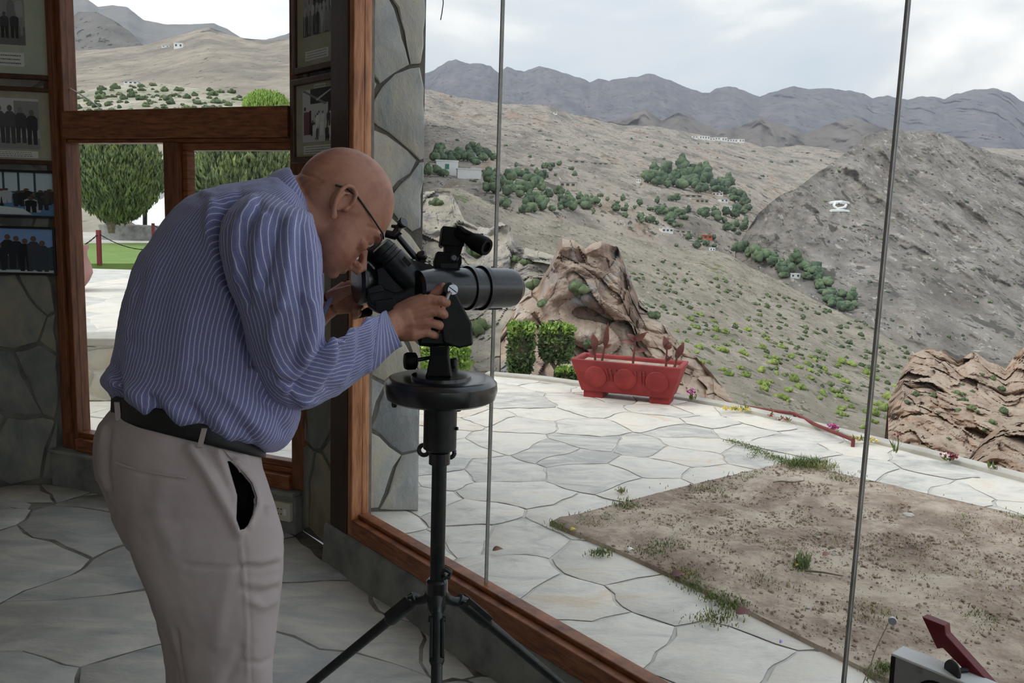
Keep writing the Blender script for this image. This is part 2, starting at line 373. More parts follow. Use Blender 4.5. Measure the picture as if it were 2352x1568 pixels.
plainwall('wall_side', c_, d_, 'plain side wall of the viewing room')
# ------------------------------------------------------------------ window 1: wooden window with transom
s_r = WB.hit(688, 1000)[0]; ZB = .30; sm0, sm1 = WB.hit(391, 380)[0], WB.hit(423, 380)[0]; ZT0, ZT1 = 1.80, 1.955
kb = struct(MB().wbox(WB, -.16, s_r+.03, 0, .185, -.12, .075).wbox(WB, -.16, s_r+.03, .185, .205, -.12, .095).build('trim_1', MAT['kerb'], bevel=.006), 'low plastered kerb under the transom window')
w1 = struct(MB().wbox(WB, -.115, -.0, .205, 3.6, -.05, .035).build('window_1', MAT['wood'], bevel=.004), 'brown wooden window with a transom and a mullion')
MB().wbox(WB, -.075, -.035, .3, 3.5, .035, .055).build('jamb_bead', MAT['wood'], w1, bevel=.003)
MB().wbox(WB, s_r-.02, s_r+.09, .205, 3.6, -.05, .035).build('jamb', MAT['wood'], w1, bevel=.004)
MB().wbox(WB, 0, s_r-.02, .205, ZB-.028, -.05, .055).wbox(WB, 0, s_r-.02, ZB-.028, ZB, -.05, .02).build('bottom_rail', MAT['wood_h'], w1, bevel=.004)
MB().wbox(WB, 0, s_r-.02, ZT0+.02, ZT1, -.05, .05).wbox(WB, 0, s_r-.02, ZT0, ZT0+.02, -.05, .025).build('transom', MAT['wood_h'], w1, bevel=.004)
MB().wbox(WB, sm0, sm1, ZB, ZT0, -.05, .045).build('mullion', MAT['wood'], w1, bevel=.004)
MB().wbox(WB, sm1, s_r-.02, ZT0-.035, ZT0, -.04, .012).wbox(WB, sm1, s_r-.02, ZB, ZB+.03, -.04, .012).wbox(WB, sm1, sm1+.03, ZB+.03, ZT0-.035, -.04, .012).build('sash_frame', MAT['wood_h'], w1, bevel=.003)
MB().wbox(WB, 0, s_r-.02, 3.45, 3.6, -.05, .05).build('head_rail', MAT['wood_h'], w1, bevel=.004)
for a0, a1, z0, z1 in ((0, sm0, ZB, ZT0), (sm1, s_r-.02, ZB, ZT0), (0, s_r-.02, ZT1, 3.45)):
    MB().wbox(WB, a0, a1, z0, z1, -.004, .004).build('pane', MAT['glass'], w1)
# ------------------------------------------------------------------ window 2: the big frameless glass in a wooden border
kb = MB(); nA = 46
for i in range(nA):
    pass
R = []
for a_ in np.linspace(-.16, 3.1, 60):
    j = lambda s_: .012*mnoise.noise(Vector((a_*3.1, s_, 0)))
    R.append(np.array([WA.w(a_, 0, .085+j(1)*1.4), WA.w(a_, .08, .076+j(2)), WA.w(a_, .158, .078+j(3)), WA.w(a_, .172, .066+j(4)*.7), WA.w(a_, .172, -.10), WA.w(a_, 0, -.10)]))
k2 = struct(MB().rings(R).build('trim_2', MAT['kerb'], smooth=50), 'rough plastered kerb under the big window')
w2 = struct(MB().wbox(WA, -.12, .056, .172, 3.6, -.02, .012).build('window_2', MAT['wood_lit'], bevel=.004), 'big glass window in a thin wooden border')
MB().wbox(WA, -.12, .02, .172, 3.6, .012, .066).build('jamb', MAT['wood_shaded'], w2, bevel=.003)
MB().wbox(WA, .02, .056, .172, 3.6, .012, .060).build('jamb_bead', MAT['wood_lit'], w2, bevel=.004)
MB().wbox(WA, .056, 3.05, .172, .245, -.02, .062).wbox(WA, .056, 3.05, .245, .262, -.02, .03).build('bottom_rail', MAT['wood_h'], w2, bevel=.004)
MB().wbox(WA, 0, 3.05, 3.45, 3.6, -.02, .06).build('head_rail', MAT['wood_h'], w2, bevel=.004)
j1 = WA.hit(1135, 700)[0]; j2 = WA.hit(2012, 784)[0]
js = [.056, j1, j2, 3.05]
for i in range(3):
    MB().wbox(WA, js[i]+(.003 if i else 0), js[i+1]-.003, .255, 3.46, -.005, .005).build('pane', MAT['glass'], w2)
for q in js[1:3]:
    MB().wbox(WA, q-.003, q+.003, .255, 3.46, -.006, .006).build('glass_joint', MAT['steel'], w2)
w3 = struct(MB().wbox(WC, .12, 3.1, .17, .25, -.03, .05).wbox(WC, .12, 3.1, 3.3, 3.4, -.03, .05).wbox(WC, 1.55, 1.65, .25, 3.3, -.03, .05).build('window_3', MAT['wood_h']), 'glazed side wall in a wooden border')
for a0, a1 in ((.12, 1.55), (1.65, 3.1)): MB().wbox(WC, a0, a1, .25, 3.3, -.005, .005).build('pane', MAT['glass'], w3)
# ------------------------------------------------------------------ terrace
EDGE_PX = [(1120, 858), (1240, 868), (1420, 893), (1560, 912), (1660, 928), (1760, 950), (1875, 977), (2000, 1008), (2140, 1041), (2352, 1096)]
EDGE = [on_floor(*p)[:2] for p in EDGE_PX]
ex_ = EDGE[-1]+(EDGE[-1]-EDGE[-2])*1.6
RISE = [on_floor(120, 918)[:2], on_floor(300, 916)[:2]]; rd = (RISE[1]-RISE[0])/np.linalg.norm(RISE[1]-RISE[0])
r0, r1_ = RISE[0]-rd*3.5, RISE[0]+rd*2.05
TER = [r0, r1_, (-.9, 8.1), (-.35, 8.15)]+EDGE+[ex_, (8., -2.), (3., -6.), (2.6, -1.5), WA.w(3.1, 0, -.09)[:2], WA.w(-.16, 0, -.09)[:2], WP.w(.2, 0, -.1)[:2], WP.w(0, 0, -.1)[:2], WB.w(-.1, 0, -.11)[:2], WL.w(-3.4, 0, -.29)[:2], (-7.5, 4.2)]
te = slab('terrace', TER, -.6, -.008, MAT['mortar_out']); te['label'] = 'sunlit terrace paved with irregular pale stones'
BED = [on_floor(1262, 1205)[:2], on_floor(1560, 1126)[:2], on_floor(1812, 1066)[:2]]
cb = on_floor(2352, 1192)[:2]; BED += [cb, cb+(cb-BED[2])*1.2, np.array([6.2, 1.2]), on_floor(2080, 1568)[:2]+np.array([.8, -.75]), on_floor(2030, 1568)[:2], on_floor(1700, 1402)[:2], on_floor(1440, 1280)[:2]]
BED = [np.array(p) for p in BED]
def in_ter(x, y): return inpoly(x, y, TER)
for c, poly in cells(-4.6, 5.2, 1.2, 8.4, .50, .36, seed=5, keep=lambda x, y: in_ter(x, y) or -.4 < np.dot(np.array([x, y])-WA.o[:2], WA.n[:2]) < .5):
    if all(inpoly(q[0], q[1], BED) for q in poly): continue
    if not seen((c[0], c[1], 0), 60): continue
    for e0, e1 in list(zip(EDGE[:-1], EDGE[1:]))+[(EDGE[-1], ex_)]:
        d_e = e1-e0; nrm = np.array([-d_e[1], d_e[0]]); nrm = nrm/np.linalg.norm(nrm)
        if len(poly) > 2 and np.linalg.norm(c-(e0+e1)/2) < 1.3: poly = clip(poly, e0-nrm*.10, nrm)
    for w_ in (WA, WB):
        if len(poly) > 2 and (c[0] < -.95) == (w_ is WB) and np.linalg.norm(c-w_.w(.6, 0)[:2]) < 2.4: poly = clip(poly, w_.w(0, 0, -.125)[:2], w_.n[:2])
    if len(poly) < 3: continue
    c = np.mean(poly, 0); stone('paving_stone', poly, c, fr_, MAT['flag_out'], te, gap=.003, hgt=-.002, rnd=.003, bev=.005, rag=.012, warp=.06)
# pale rim along the terrace edge
mb = MB(); pts = [np.array([*p, .0]) for p in EDGE]+[np.array([*ex_, 0.])]
R = []
for i, p in enumerate(pts):
    t_ = pts[min(i+1, len(pts)-1)]-pts[max(i-1, 0)]; t_ /= np.linalg.norm(t_); n_ = np.array([-t_[1], t_[0], 0])
    R.append(np.array([p-n_*.09+[0, 0, -.3], p-n_*.09+[0, 0, .022], p+n_*.03+[0, 0, .022], p+n_*.03+[0, 0, -.3]]))
struct(mb.rings(R).build('terrace_edge_kerb', MAT['concrete'], bevel=.006), 'pale rim along the outer terrace edge')
yd = slab('yard_ground', [(8.2, -1.9), (3., -6.1), (2.5, -9), (-9, -9), (-9, 4.), (-8, 4.3), (-8, -12), (12, -12), (12, -2)], -.7, -.03, MAT['concrete']); yd['label'] = 'plain pale ground around the rear of the pavilion'
# upper terrace beyond the transom window
RZ = .46
uw = Wall(r0, rd)
ut = slab('upper_terrace', [r0, r1_, r1_+np.array([-1.55, 7.2]), r0+np.array([-3.5, 8.0])], -.5, RZ, MAT['mortar_out']); ut['label'] = 'raised pale terrace behind the transom window'
sw = struct(MB().wbox(uw, 0, 5.56, 0, RZ-.03, .0, .05).build('wall_terrace_step', MAT['mortar_out']), 'low stone retaining wall of the raised terrace')
for c, poly in cells(2.6, 5.5, 0.0, RZ-.03, .24, .16, seed=4):
    stone('stone', poly, c, lambda a_, b_, h_: uw.w(a_, min(max(b_, 0), RZ-.03), .05+h_), MAT['pier_stone'], sw, warp=.02, gap=.016, hgt=.012, bev=.01, rag=.008)
MB().wbox(uw, 0, 5.56, RZ-.03, RZ+.03, -.3, .07).build('coping', MAT['concrete'], sw, bevel=.008)
for c, poly in cells(-5.6, -1.6, 6.6, 13.6, .8, .75, seed=15):
    if seen((c[0], c[1], RZ), 10) and 140 < proj((c[0], c[1], RZ))[0] < 460: stone('paving_stone', poly, c, lambda a_, b_, h_: np.array([a_, b_, RZ+h_]), MAT['flag_out'], ut, gap=.012, hgt=.004, rnd=.002)
# the bare soil bed
bd = slab('soil_bed', BED, -.02, .018, MAT['soil'], cut=.05, noise=.016); bd['label'] = 'bare brown soil bed set into the paved terrace'
mb = MB(); pr = random.Random(3)
bx = [p[0] for p in BED]; by = [p[1] for p in BED]
ico = bmesh.new(); bmesh.ops.create_icosphere(ico, subdivisions=1, radius=1); IV = [np.array(v.co) for v in ico.verts]; IF = [tuple(v.index for v in f.verts) for f in ico.faces]; ico.free()
n = 0
while n < 6500:
    x, y = pr.uniform(0, 4.2), pr.uniform(1.3, 5.6)
    if not inpoly(x, y, BED) or not seen((x, y, 0), 10): continue
    if mnoise.noise(Vector((x*1.4, y*1.4, 4))) < pr.uniform(-.5, .4): continue
    n += 1; r_ = .0025+.0075*pr.random()**5; k = np.array([pr.uniform(.7, 1.4), pr.uniform(.7, 1.4), pr.uniform(.5, .9)])*r_
    mb.add([np.array([x, y, .02])+v*k*pr.uniform(.75, 1.2) for v in IV], IF)
co = mb.build('soil_clods', MAT['clod'], bd); co['kind'] = 'stuff'
HAZE = 9e-5
# ------------------------------------------------------------------ hills: displaced sheets of real terrain at their own distances
def terrain_mat(name, rock, ground, sc=.05, steep=(.35, .7), bump=.6, patch=None, dep=1., rot=(.35, .5, .2), zs=2.2, speck=None):
    m = bpy.data.materials.new(name); m.use_nodes = True; n = m.node_tree.nodes; l = m.node_tree.links; b = n['Principled BSDF']
    b.inputs['Roughness'].default_value = .95; b.inputs['Specular IOR Level'].default_value = .1
    t = n.new('ShaderNodeTexCoord'); g = n.new('ShaderNodeNewGeometry')
    m0 = n.new('ShaderNodeMapping'); m0.inputs['Scale'].default_value = (1, dep, 1); l.new(t.outputs['Object'], m0.inputs[0])
    def noise(s, d=9, dist=.3, vec=None):
        q = n.new('ShaderNodeTexNoise'); q.inputs['Scale'].default_value = s; q.inputs['Detail'].default_value = d; q.inputs['Roughness'].default_value = .74; q.inputs['Distortion'].default_value = dist
        l.new(vec or m0.outputs[0], q.inputs[0]); return q.outputs[0]
    def ramp(f, cols, lo=.37, hi=.63):
        r = n.new('ShaderNodeValToRGB'); e_ = r.color_ramp.elements; ps = np.linspace(lo, hi, len(cols))
        e_[0].position = ps[0]; e_[0].color = cols[0]; e_[1].position = ps[-1]; e_[1].color = cols[-1]
        for p_, c_ in list(zip(ps, cols))[1:-1]: e_.new(p_).color = c_
        l.new(f, r.inputs[0]); return r.outputs[0]
    def mix(f, a, b_):
        x = n.new('ShaderNodeMix'); x.data_type = 'RGBA'; l.new(f, x.inputs[0]); l.new(a, x.inputs[6]); l.new(b_, x.inputs[7]); return x.outputs[2]
    mp = n.new('ShaderNodeMapping'); mp.inputs['Scale'].default_value = (1, 1, zs); mp.inputs['Rotation'].default_value = rot; l.new(m0.outputs[0], mp.inputs[0])
    rc = ramp(noise(sc, 11, .5, mp.outputs[0]), rock); gc = ramp(noise(sc*1.7), ground)
    sx = n.new('ShaderNodeSeparateXYZ'); l.new(g.outputs['Normal'], sx.inputs[0])
    mr = n.new('ShaderNodeMapRange'); mr.inputs[1].default_value = steep[0]; mr.inputs[2].default_value = steep[1]; l.new(sx.outputs[2], mr.inputs[0])
    ad = n.new('ShaderNodeMath'); ad.operation = 'ADD'; ad.use_clamp = True
    s2 = n.new('ShaderNodeMath'); s2.operation = 'MULTIPLY_ADD'; s2.inputs[1].default_value = 1.6; s2.inputs[2].default_value = -.8; l.new(noise(sc*2.3, 6), s2.inputs[0])
    l.new(mr.outputs[0], ad.inputs[0]); l.new(s2.outputs[0], ad.inputs[1]); c = mix(ad.outputs[0], rc, gc)
    if patch:
        for col, s_, th in patch:
            q = ramp(noise(s_, 5, .2), [(0, 0, 0, 1), (1, 1, 1, 1)], th, th+.05); rgb = n.new('ShaderNodeRGB'); rgb.outputs[0].default_value = col; c = mix(q, c, rgb.outputs[0])
    if speck:
        for col, s_, th in speck:
            q = ramp(noise(s_, 3, .1), [(0, 0, 0, 1), (1, 1, 1, 1)], th, th+.03); rgb = n.new('ShaderNodeRGB'); rgb.outputs[0].default_value = col; c = mix(q, c, rgb.outputs[0])
    l.new(c, b.inputs['Base Color'])
    bp = n.new('ShaderNodeBump'); bp.inputs['Strength'].default_value = bump; bp.inputs['Distance'].default_value = .6/ (sc*10)
    l.new(noise(sc*5, 10, .3, mp.outputs[0]), bp.inputs['Height']); l.new(bp.outputs[0], b.inputs['Normal'])
    return m
SHEET = {}
def sheet(name, knots, mat, nc, nr, amp=.02, freq=.05, ridged=0., edge=2.0, label='', seed=0., lum=0., aniso=1.0, steps=0., dep=1., zf=1.3, xf=1., wide=(0, 0)):
    ks = sorted(knots); pxs = np.array([k for k, _ in ks], float)
    ys = np.array([[q[0] for q in v] for _, v in ks], float); ds = np.log(np.array([[q[1] for q in v] for _, v in ks], float))
    cx = np.linspace(pxs[0], pxs[-1], nc); m = ys.shape[1]
    for sd_, span in ((0, wide[0]), (1, wide[1])):     # carry the land on past the frame
        if not span: continue
        j_ = -1 if sd_ else 0; ext = pxs[j_]+np.linspace(span/8, span, 8)*(1 if sd_ else -1); wv = np.array([18*math.sin(k*1.3+seed)+9*math.sin(k*2.9) for k in range(8)])+np.linspace(0, span*.03*(1 if sd_ else -1), 8)
        ye = ys[j_][None]+wv[:, None]*np.linspace(.6, 1, m)[None]; de = np.repeat(ds[j_][None], 8, 0); cxe = np.linspace(span/60, span, 60)*(1 if sd_ else -1)+pxs[j_]
        if sd_: pxs = np.concatenate([pxs, ext]); ys = np.concatenate([ys, ye]); ds = np.concatenate([ds, de]); cx = np.concatenate([cx, cxe])
        else: pxs = np.concatenate([ext[::-1], pxs]); ys = np.concatenate([ye[::-1], ys]); ds = np.concatenate([de[::-1], ds]); cx = np.concatenate([cxe[::-1], cx])
    nc = len(cx)
    Y = np.array([np.interp(cx, pxs, ys[:, j]) for j in range(m)]); D = np.array([np.interp(cx, pxs, ds[:, j]) for j in range(m)])
    rv = np.linspace(0, m-1, nr); PX = np.zeros((nr, nc)); PY = np.zeros((nr, nc)); DD = np.zeros((nr, nc))
    for j in range(nc):
        PX[:, j] = cx[j]; PY[:, j] = np.interp(rv, range(m), Y[:, j]); DD[:, j] = np.interp(rv, range(m), D[:, j])
    k = max(3, nr//(m*2)) | 1; ker = np.ones(k)/k      # soften the knots
    for A in (PY, DD):
        for j in range(nc):
            pad = np.concatenate([np.full(k//2, 0)+2*A[0, j]-A[1:k//2+1, j][::-1], A[:, j], 2*A[-1, j]-A[-k//2:-1, j][::-1][:k//2]])
            A[:, j] = np.convolve(pad, ker, 'valid')[:nr]
    pts = np.zeros((nr+4, nc, 3))
    for i in range(nr):
        w = .25+.75*min(1, (nr-1-i)/9)
        for j in range(nc):
            d = math.exp(DD[i, j]); p = CAM+ray(PX[i, j], PY[i, j])*d
            q = Vector((p[0]*freq*xf, p[1]*freq*dep, p[2]*freq*zf+seed))
            v = mnoise.fractal(q, 1.0, 2.1, 7)
            if ridged: v = v*(1-ridged)+ridged*(mnoise.ridged_multi_fractal(q*.8, 1.0, 2.2, 7, 1.0, 2.0)*.55-.8)
            if steps:
                qr = Vector((q.x*.85+q.z*.5, q.y*.7, (q.z*.85-q.x*.5)*.7)); wob = .35*mnoise.noise(q*2.7)
                for fq, am in ((1.3, 1.0), (3.1, .42), (7.0, .18)):
                    qq = qr*fq+Vector((wob, wob, wob)); vd, vp = mnoise.voronoi(qq, distance_metric='DISTANCE', exponent=2.5); cn = mnoise.cell_vector(vp[0]*7.3); r_ = qq-vp[0]
                    v += steps*am*((cn[0]-.5)*.7+1.6*(cn[1]-.5)*r_.x+1.5*(cn[2]-.3)*r_.z+1.1*min(vd[1]-vd[0], .45))
            dd = d*(1-amp*v*w)
            dy = edge*mnoise.fractal(Vector((PX[i, j]*.045, i*.02, seed+3)), .9, 2, 5)*(.5 if i < nr-1 else 1)
            pts[i, j] = CAM+ray(PX[i, j], PY[i, j]+dy)*dd
    for b in range(4):     # the far side behind the crest
        k_ = 1+.05*(b+1); pr_ = pts[nr-1]-CAM
        pts[nr+b] = CAM+pr_*k_; pts[nr+b, :, 2] = pts[nr-1, :, 2]-np.exp(DD[-1])*.03*(b+1)**1.3
    n2 = nr+4; idx = np.arange(n2*nc).reshape(n2, nc)
    f = np.stack([idx[:-1, :-1], idx[:-1, 1:], idx[1:, 1:], idx[1:, :-1]], -1).reshape(-1, 4)
    me = bpy.data.meshes.new(name); me.from_pydata(pts.reshape(-1, 3).tolist(), [], f.tolist()); me.materials.append(mat)
    me.polygons.foreach_set('use_smooth', [not steps]*len(me.polygons)); me.update()
    o = link(name, me); struct(o, label); SHEET[name] = (cx, PY, pts); return o
def at(name, px, py):
    cx, PY, pts = SHEET[name]; j = int(np.clip(np.searchsorted(cx, px), 0, len(cx)-1)); col = PY[:, j]
    i = int(np.argmin(abs(col-py))); return pts[i, j]
G = lambda r, g, b: S(r, g, b)
sheet('mountain_range', [(x, [(y+190, 2600), (y+120, 3600), (y+50, 4400), (y, 5200)]) for x, y in
 [(930, 185), (960, 172), (985, 167), (1012, 152), (1030, 139), (1045, 137), (1075, 146), (1100, 146), (1125, 151), (1145, 166), (1165, 154), (1190, 161), (1205, 163), (1240, 151), (1275, 160), (1300, 171), (1330, 176), (1355, 188), (1375, 181), (1400, 186), (1440, 178), (1470, 176), (1492, 168), (1530, 181), (1590, 206), (1630, 214), (1645, 203), (1665, 199), (1690, 200), (1720, 213), (1745, 222), (1790, 206), (1825, 197), (1855, 204), (1905, 202), (1930, 208), (1950, 207), (1985, 216), (2005, 225), (2040, 219), (2085, 230), (2110, 221), (2140, 222), (2170, 227), (2200, 214), (2240, 205), (2290, 202), (2320, 213), (2352, 234), (2420, 245), (2600, 225)]],
 terrain_mat('far_rock', [G(76, 78, 92), G(108, 108, 122), G(142, 138, 146)], [G(104, 104, 114), G(134, 130, 134)], .006, (.35, .8), .8, dep=.4, zs=.8, speck=[(G(92, 92, 98), .03, .58)]),
 600, 110, .06, .0035, .5, 2.6, dep=.22, zf=.5, xf=1.4, label='long jagged grey mountain range along the skyline', wide=(140, 1500))
sheet('foothills', [(x, [(y+130, 2000), (y+88, 2150), (y+48, 2300), (y+8+(y-262)*-.25, 2450)]) for x, y in [(1080, 262), (1180, 258), (1240, 262), (1300, 268), (1345, 252), (1385, 272), (1440, 262), (1482, 236), (1520, 272), (1558, 244), (1600, 274), (1650, 300), (1700, 288), (1745, 259), (1790, 286), (1850, 312), (1905, 280), (1960, 262), (2020, 290), (2090, 320), (2200, 330)]],
 terrain_mat('foothill_rock', [G(96, 93, 98), G(122, 117, 118), G(146, 138, 134)], [G(122, 116, 114), G(144, 136, 130)], .007, (.3, .8), .8, dep=.4), 240, 60, .10, .007, .6, 3.0, label='pale triangular foothills below the mountain range', seed=31., dep=.3, zf=.6)
sheet('plateau_hill', [(900, [(560, 330), (440, 480), (330, 800), (204, 1500)]), (985, [(560, 330), (440, 480), (330, 800), (206, 1500)]), (1060, [(560, 340), (440, 490), (330, 850), (224, 1600)]), (1160, [(560, 350), (440, 500), (340, 850), (239, 1700)]),
  (1260, [(580, 380), (450, 520), (350, 900), (242, 1800)]), (1330, [(600, 400), (470, 540), (360, 950), (266, 1900)]), (1420, [(620, 400), (480, 560), (370, 1000), (286, 2000)]), (1520, [(630, 410), (490, 600), (380, 1050), (292, 2100)]), (1650, [(650, 420), (500, 650), (400, 1100), (318, 2300)]),
  (1800, [(710, 450), (560, 650), (430, 1200), (334, 2400)]), (1950, [(760, 450), (600, 700), (440, 1300), (327, 2500)]), (2400, [(780, 500), (600, 800), (450, 1400), (345, 2600)])],
 terrain_mat('plateau_ground', [G(96, 92, 90), G(134, 126, 118), G(168, 158, 148)], [G(128, 120, 110), G(156, 146, 134), G(182, 170, 156), G(158, 136, 118)], .012, (.1, .55), .9, [(G(112, 112, 92), .02, .63), (G(168, 146, 130), .008, .60)], dep=.28, zs=1.4, speck=[(G(88, 88, 80), .16, .60), (G(196, 186, 174), .11, .62), (G(100, 98, 88), .05, .62)]),
 380, 180, .05, .016, .5, 1.8, dep=.22, zf=.8, label='broad dry brown plateau with the village below the mountains', wide=(110, 1300))
sheet('bare_hill', [(1690, [(700, 480), (640, 500), (600, 510), (572, 520)]), (1740, [(730, 450), (640, 480), (570, 500), (492, 520)]), (1790, [(750, 430), (650, 470), (560, 510), (450, 550)]), (1830, [(770, 420), (660, 460), (540, 520), (432, 580)]), (1890, [(800, 400), (670, 455), (530, 540), (388, 630)]), (1950, [(830, 380), (690, 450), (520, 560), (345, 680)]),
  (1990, [(860, 360), (700, 440), (510, 570), (312, 720)]), (2025, [(880, 350), (720, 430), (500, 580), (300, 750)]), (2060, [(900, 345), (730, 430), (500, 590), (297, 780)]), (2100, [(920, 340), (740, 420), (500, 600), (303, 800)]), (2140, [(940, 335), (750, 420), (510, 600), (300, 810)]), (2180, [(960, 330), (760, 420), (520, 600), (311, 820)]), (2230, [(990, 330), (770, 420), (540, 600), (333, 830)]),
  (2280, [(1010, 320), (780, 420), (560, 600), (350, 840)]), (2352, [(1040, 310), (800, 420), (580, 600), (370, 840)]), (2560, [(1100, 300), (840, 420), (640, 600), (440, 840)])],
 terrain_mat('bare_rock_ground', [G(98, 94, 92), G(138, 132, 126), G(178, 170, 162)], [G(128, 120, 112), G(154, 146, 136), G(180, 170, 160)], .02, (.05, .5), 1., [(G(104, 106, 90), .05, .66)], dep=.5, rot=(.2, .62, .3), zs=3.2, speck=[(G(90, 88, 82), .25, .61), (G(196, 188, 178), .16, .61), (G(110, 106, 98), .06, .60)]),
 300, 220, .07, .024, .65, 2.4, dep=.4, zf=.8, label='tall bare hill of tilted grey rock layers across the valley', wide=(0, 1300), seed=5.)
sheet('shrub_slope', [(900, [(900, 60), (700, 100), (560, 150), (436, 220)]), (985, [(900, 60), (700, 100), (560, 150), (432, 220)]), (1055, [(900, 60), (700, 100), (570, 150), (431, 230)]), (1080, [(900, 60), (700, 105), (575, 155), (443, 230)]), (1130, [(900, 60), (700, 110), (580, 160), (468, 230)]), (1180, [(910, 60), (710, 110), (590, 165), (490, 240)]), (1230, [(920, 60), (720, 110), (600, 170), (502, 240)]), (1290, [(920, 60), (730, 115), (610, 175), (508, 250)]),
  (1420, [(950, 70), (760, 120), (640, 180), (538, 270)]), (1550, [(960, 70), (780, 125), (670, 190), (570, 290)]), (1650, [(980, 75), (800, 130), (690, 200), (576, 300)]), (1690, [(985, 75), (810, 130), (705, 200), (592, 300)]), (1720, [(990, 75), (820, 130), (720, 200), (612, 300)]), (1790, [(1000, 80), (830, 135), (740, 200), (645, 300)]), (1860, [(1010, 80), (850, 135), (760, 200), (683, 290)]),
  (1920, [(1030, 80), (880, 135), (800, 190), (713, 270)]), (2000, [(1050, 75), (920, 125), (840, 175), (752, 250)]), (2080, [(1080, 75), (960, 115), (880, 160), (800, 230)]), (2130, [(1090, 75), (990, 105), (920, 145), (838, 200)]), (2200, [(1110, 70), (1040, 95), (980, 125), (900, 160)]), (2352, [(1160, 70), (1100, 90), (1040, 110), (960, 140)]), (2560, [(1230, 70), (1160, 90), (1100, 110), (1020, 140)])],
 terrain_mat('slope_ground', [G(108, 102, 94), G(140, 132, 120), G(168, 158, 144)], [G(132, 124, 110), G(154, 144, 130), G(172, 160, 144)], .07, (.1, .6), .8, [(G(118, 122, 88), .06, .60)], dep=.5, zs=1.2, speck=[(G(92, 94, 74), .9, .60), (G(188, 178, 164), .7, .63), (G(104, 104, 84), .3, .61)]),
 300, 150, .025, .045, .4, 1.5, dep=.6, label='dry slope dotted with green shrubs falling towards the valley', wide=(110, 1300), seed=9.)
CLIFF = terrain_mat('cliff_rock', [G(112, 98, 92), G(162, 138, 122), G(200, 172, 152), G(222, 204, 188)], [G(170, 150, 132), G(196, 176, 156), G(206, 190, 172)], .22, (.5, .9), 1., [(G(168, 166, 166), .07, .52), (G(112, 114, 86), .30, .68)], zs=.7, speck=[(G(70, 66, 64), 1.1, .64), (G(208, 194, 178), 1.4, .68)])
SPUR = terrain_mat('spur_rock', [G(104, 90, 82), G(158, 132, 114), G(198, 168, 146), G(216, 194, 174)], [G(164, 142, 124), G(190, 168, 148), G(200, 182, 162)], .22, (.5, .9), 1., [(G(110, 112, 86), .30, .66)], zs=.7, speck=[(G(84, 76, 70), 1.1, .64)])
GREYCLIFF = terrain_mat('grey_cliff_rock', [G(92, 90, 92), G(138, 134, 132), G(180, 172, 164), G(212, 204, 194)], [G(160, 152, 136), G(184, 174, 156), G(198, 186, 168)], .22, (.5, .9), 1., [(G(104, 112, 80), .25, .62)], zs=.7, speck=[(G(66, 66, 66), 1.1, .62), (G(204, 196, 184), 1.4, .68)])
sheet('grey_cliff', [(930, [(920, 40), (740, 48), (600, 56), (452, 65)]), (985, [(920, 40), (740, 48), (600, 56), (440, 65)]), (1035, [(920, 40), (740, 48), (600, 56), (440, 65)]), (1050, [(920, 40), (740, 48), (610, 55), (470, 62)]), (1066, [(920, 40), (740, 48), (620, 54), (505, 60)]), (1095, [(920, 40), (740, 48), (640, 54), (520, 60)]), (1125, [(920, 40), (740, 47), (640, 52), (524, 58)]), (1150, [(920, 40), (740, 47), (640, 52), (512, 58)]),
  (1172, [(920, 40), (750, 46), (650, 51), (522, 56)]), (1182, [(920, 40), (760, 45), (660, 50), (556, 55)]), (1215, [(920, 40), (770, 44), (680, 48), (572, 54)]), (1300, [(920, 40), (780, 44), (690, 48), (590, 54)]), (1480, [(930, 40), (800, 44), (740, 48), (690, 52)])],
 GREYCLIFF, 220, 180, .05, .11, .4, 4.0, label='broken grey cliff behind the terrace and the binoculars', wide=(130, 0), seed=2., steps=.8)
sheet('brown_crag', [(1150, [(910, 32), (850, 33.2), (800, 34.4), (760, 36)]), (1190, [(910, 32), (800, 33.6), (740, 34.8), (690, 36.6)]), (1235, [(910, 32), (800, 33.6), (720, 34.8), (655, 36.6)]), (1262, [(910, 31.5), (800, 33.2), (700, 34.4), (610, 36)]), (1280, [(910, 31.5), (790, 33.2), (680, 34.4), (572, 36)]), (1292, [(910, 31.5), (790, 33.2), (670, 34.4), (547, 36)]), (1318, [(910, 31.5), (790, 33.2), (660, 34.4), (552, 36)]), (1345, [(910, 31.5), (790, 33.2), (660, 34.4), (568, 36)]), (1380, [(910, 31.5), (790, 33.2), (660, 34.4), (552, 36)]), (1418, [(910, 31.5), (800, 33.2), (680, 34.4), (566, 36.6)]),
  (1432, [(915, 31.5), (805, 33.2), (700, 34.4), (600, 36.6)]), (1446, [(915, 31.5), (810, 33.2), (720, 34.8), (634, 36.6)]), (1468, [(915, 31.5), (830, 33.2), (760, 34.8), (692, 36.6)]), (1520, [(920, 31.5), (850, 33.2), (800, 34.4), (742, 36)]), (1560, [(930, 31.5), (870, 33.2), (830, 34.4), (790, 36)]), (1610, [(935, 31.5), (890, 33.2), (860, 34), (830, 35.5)]), (1650, [(945, 31.5), (915, 33), (895, 33.6), (876, 34.4)]), (1700, [(960, 31), (950, 32), (945, 32.5), (936, 33)])],
 CLIFF, 230, 180, .05, .17, .3, 4.0, label='rugged brown rock crag rising behind the red planter', seed=6.3, steps=1.0)
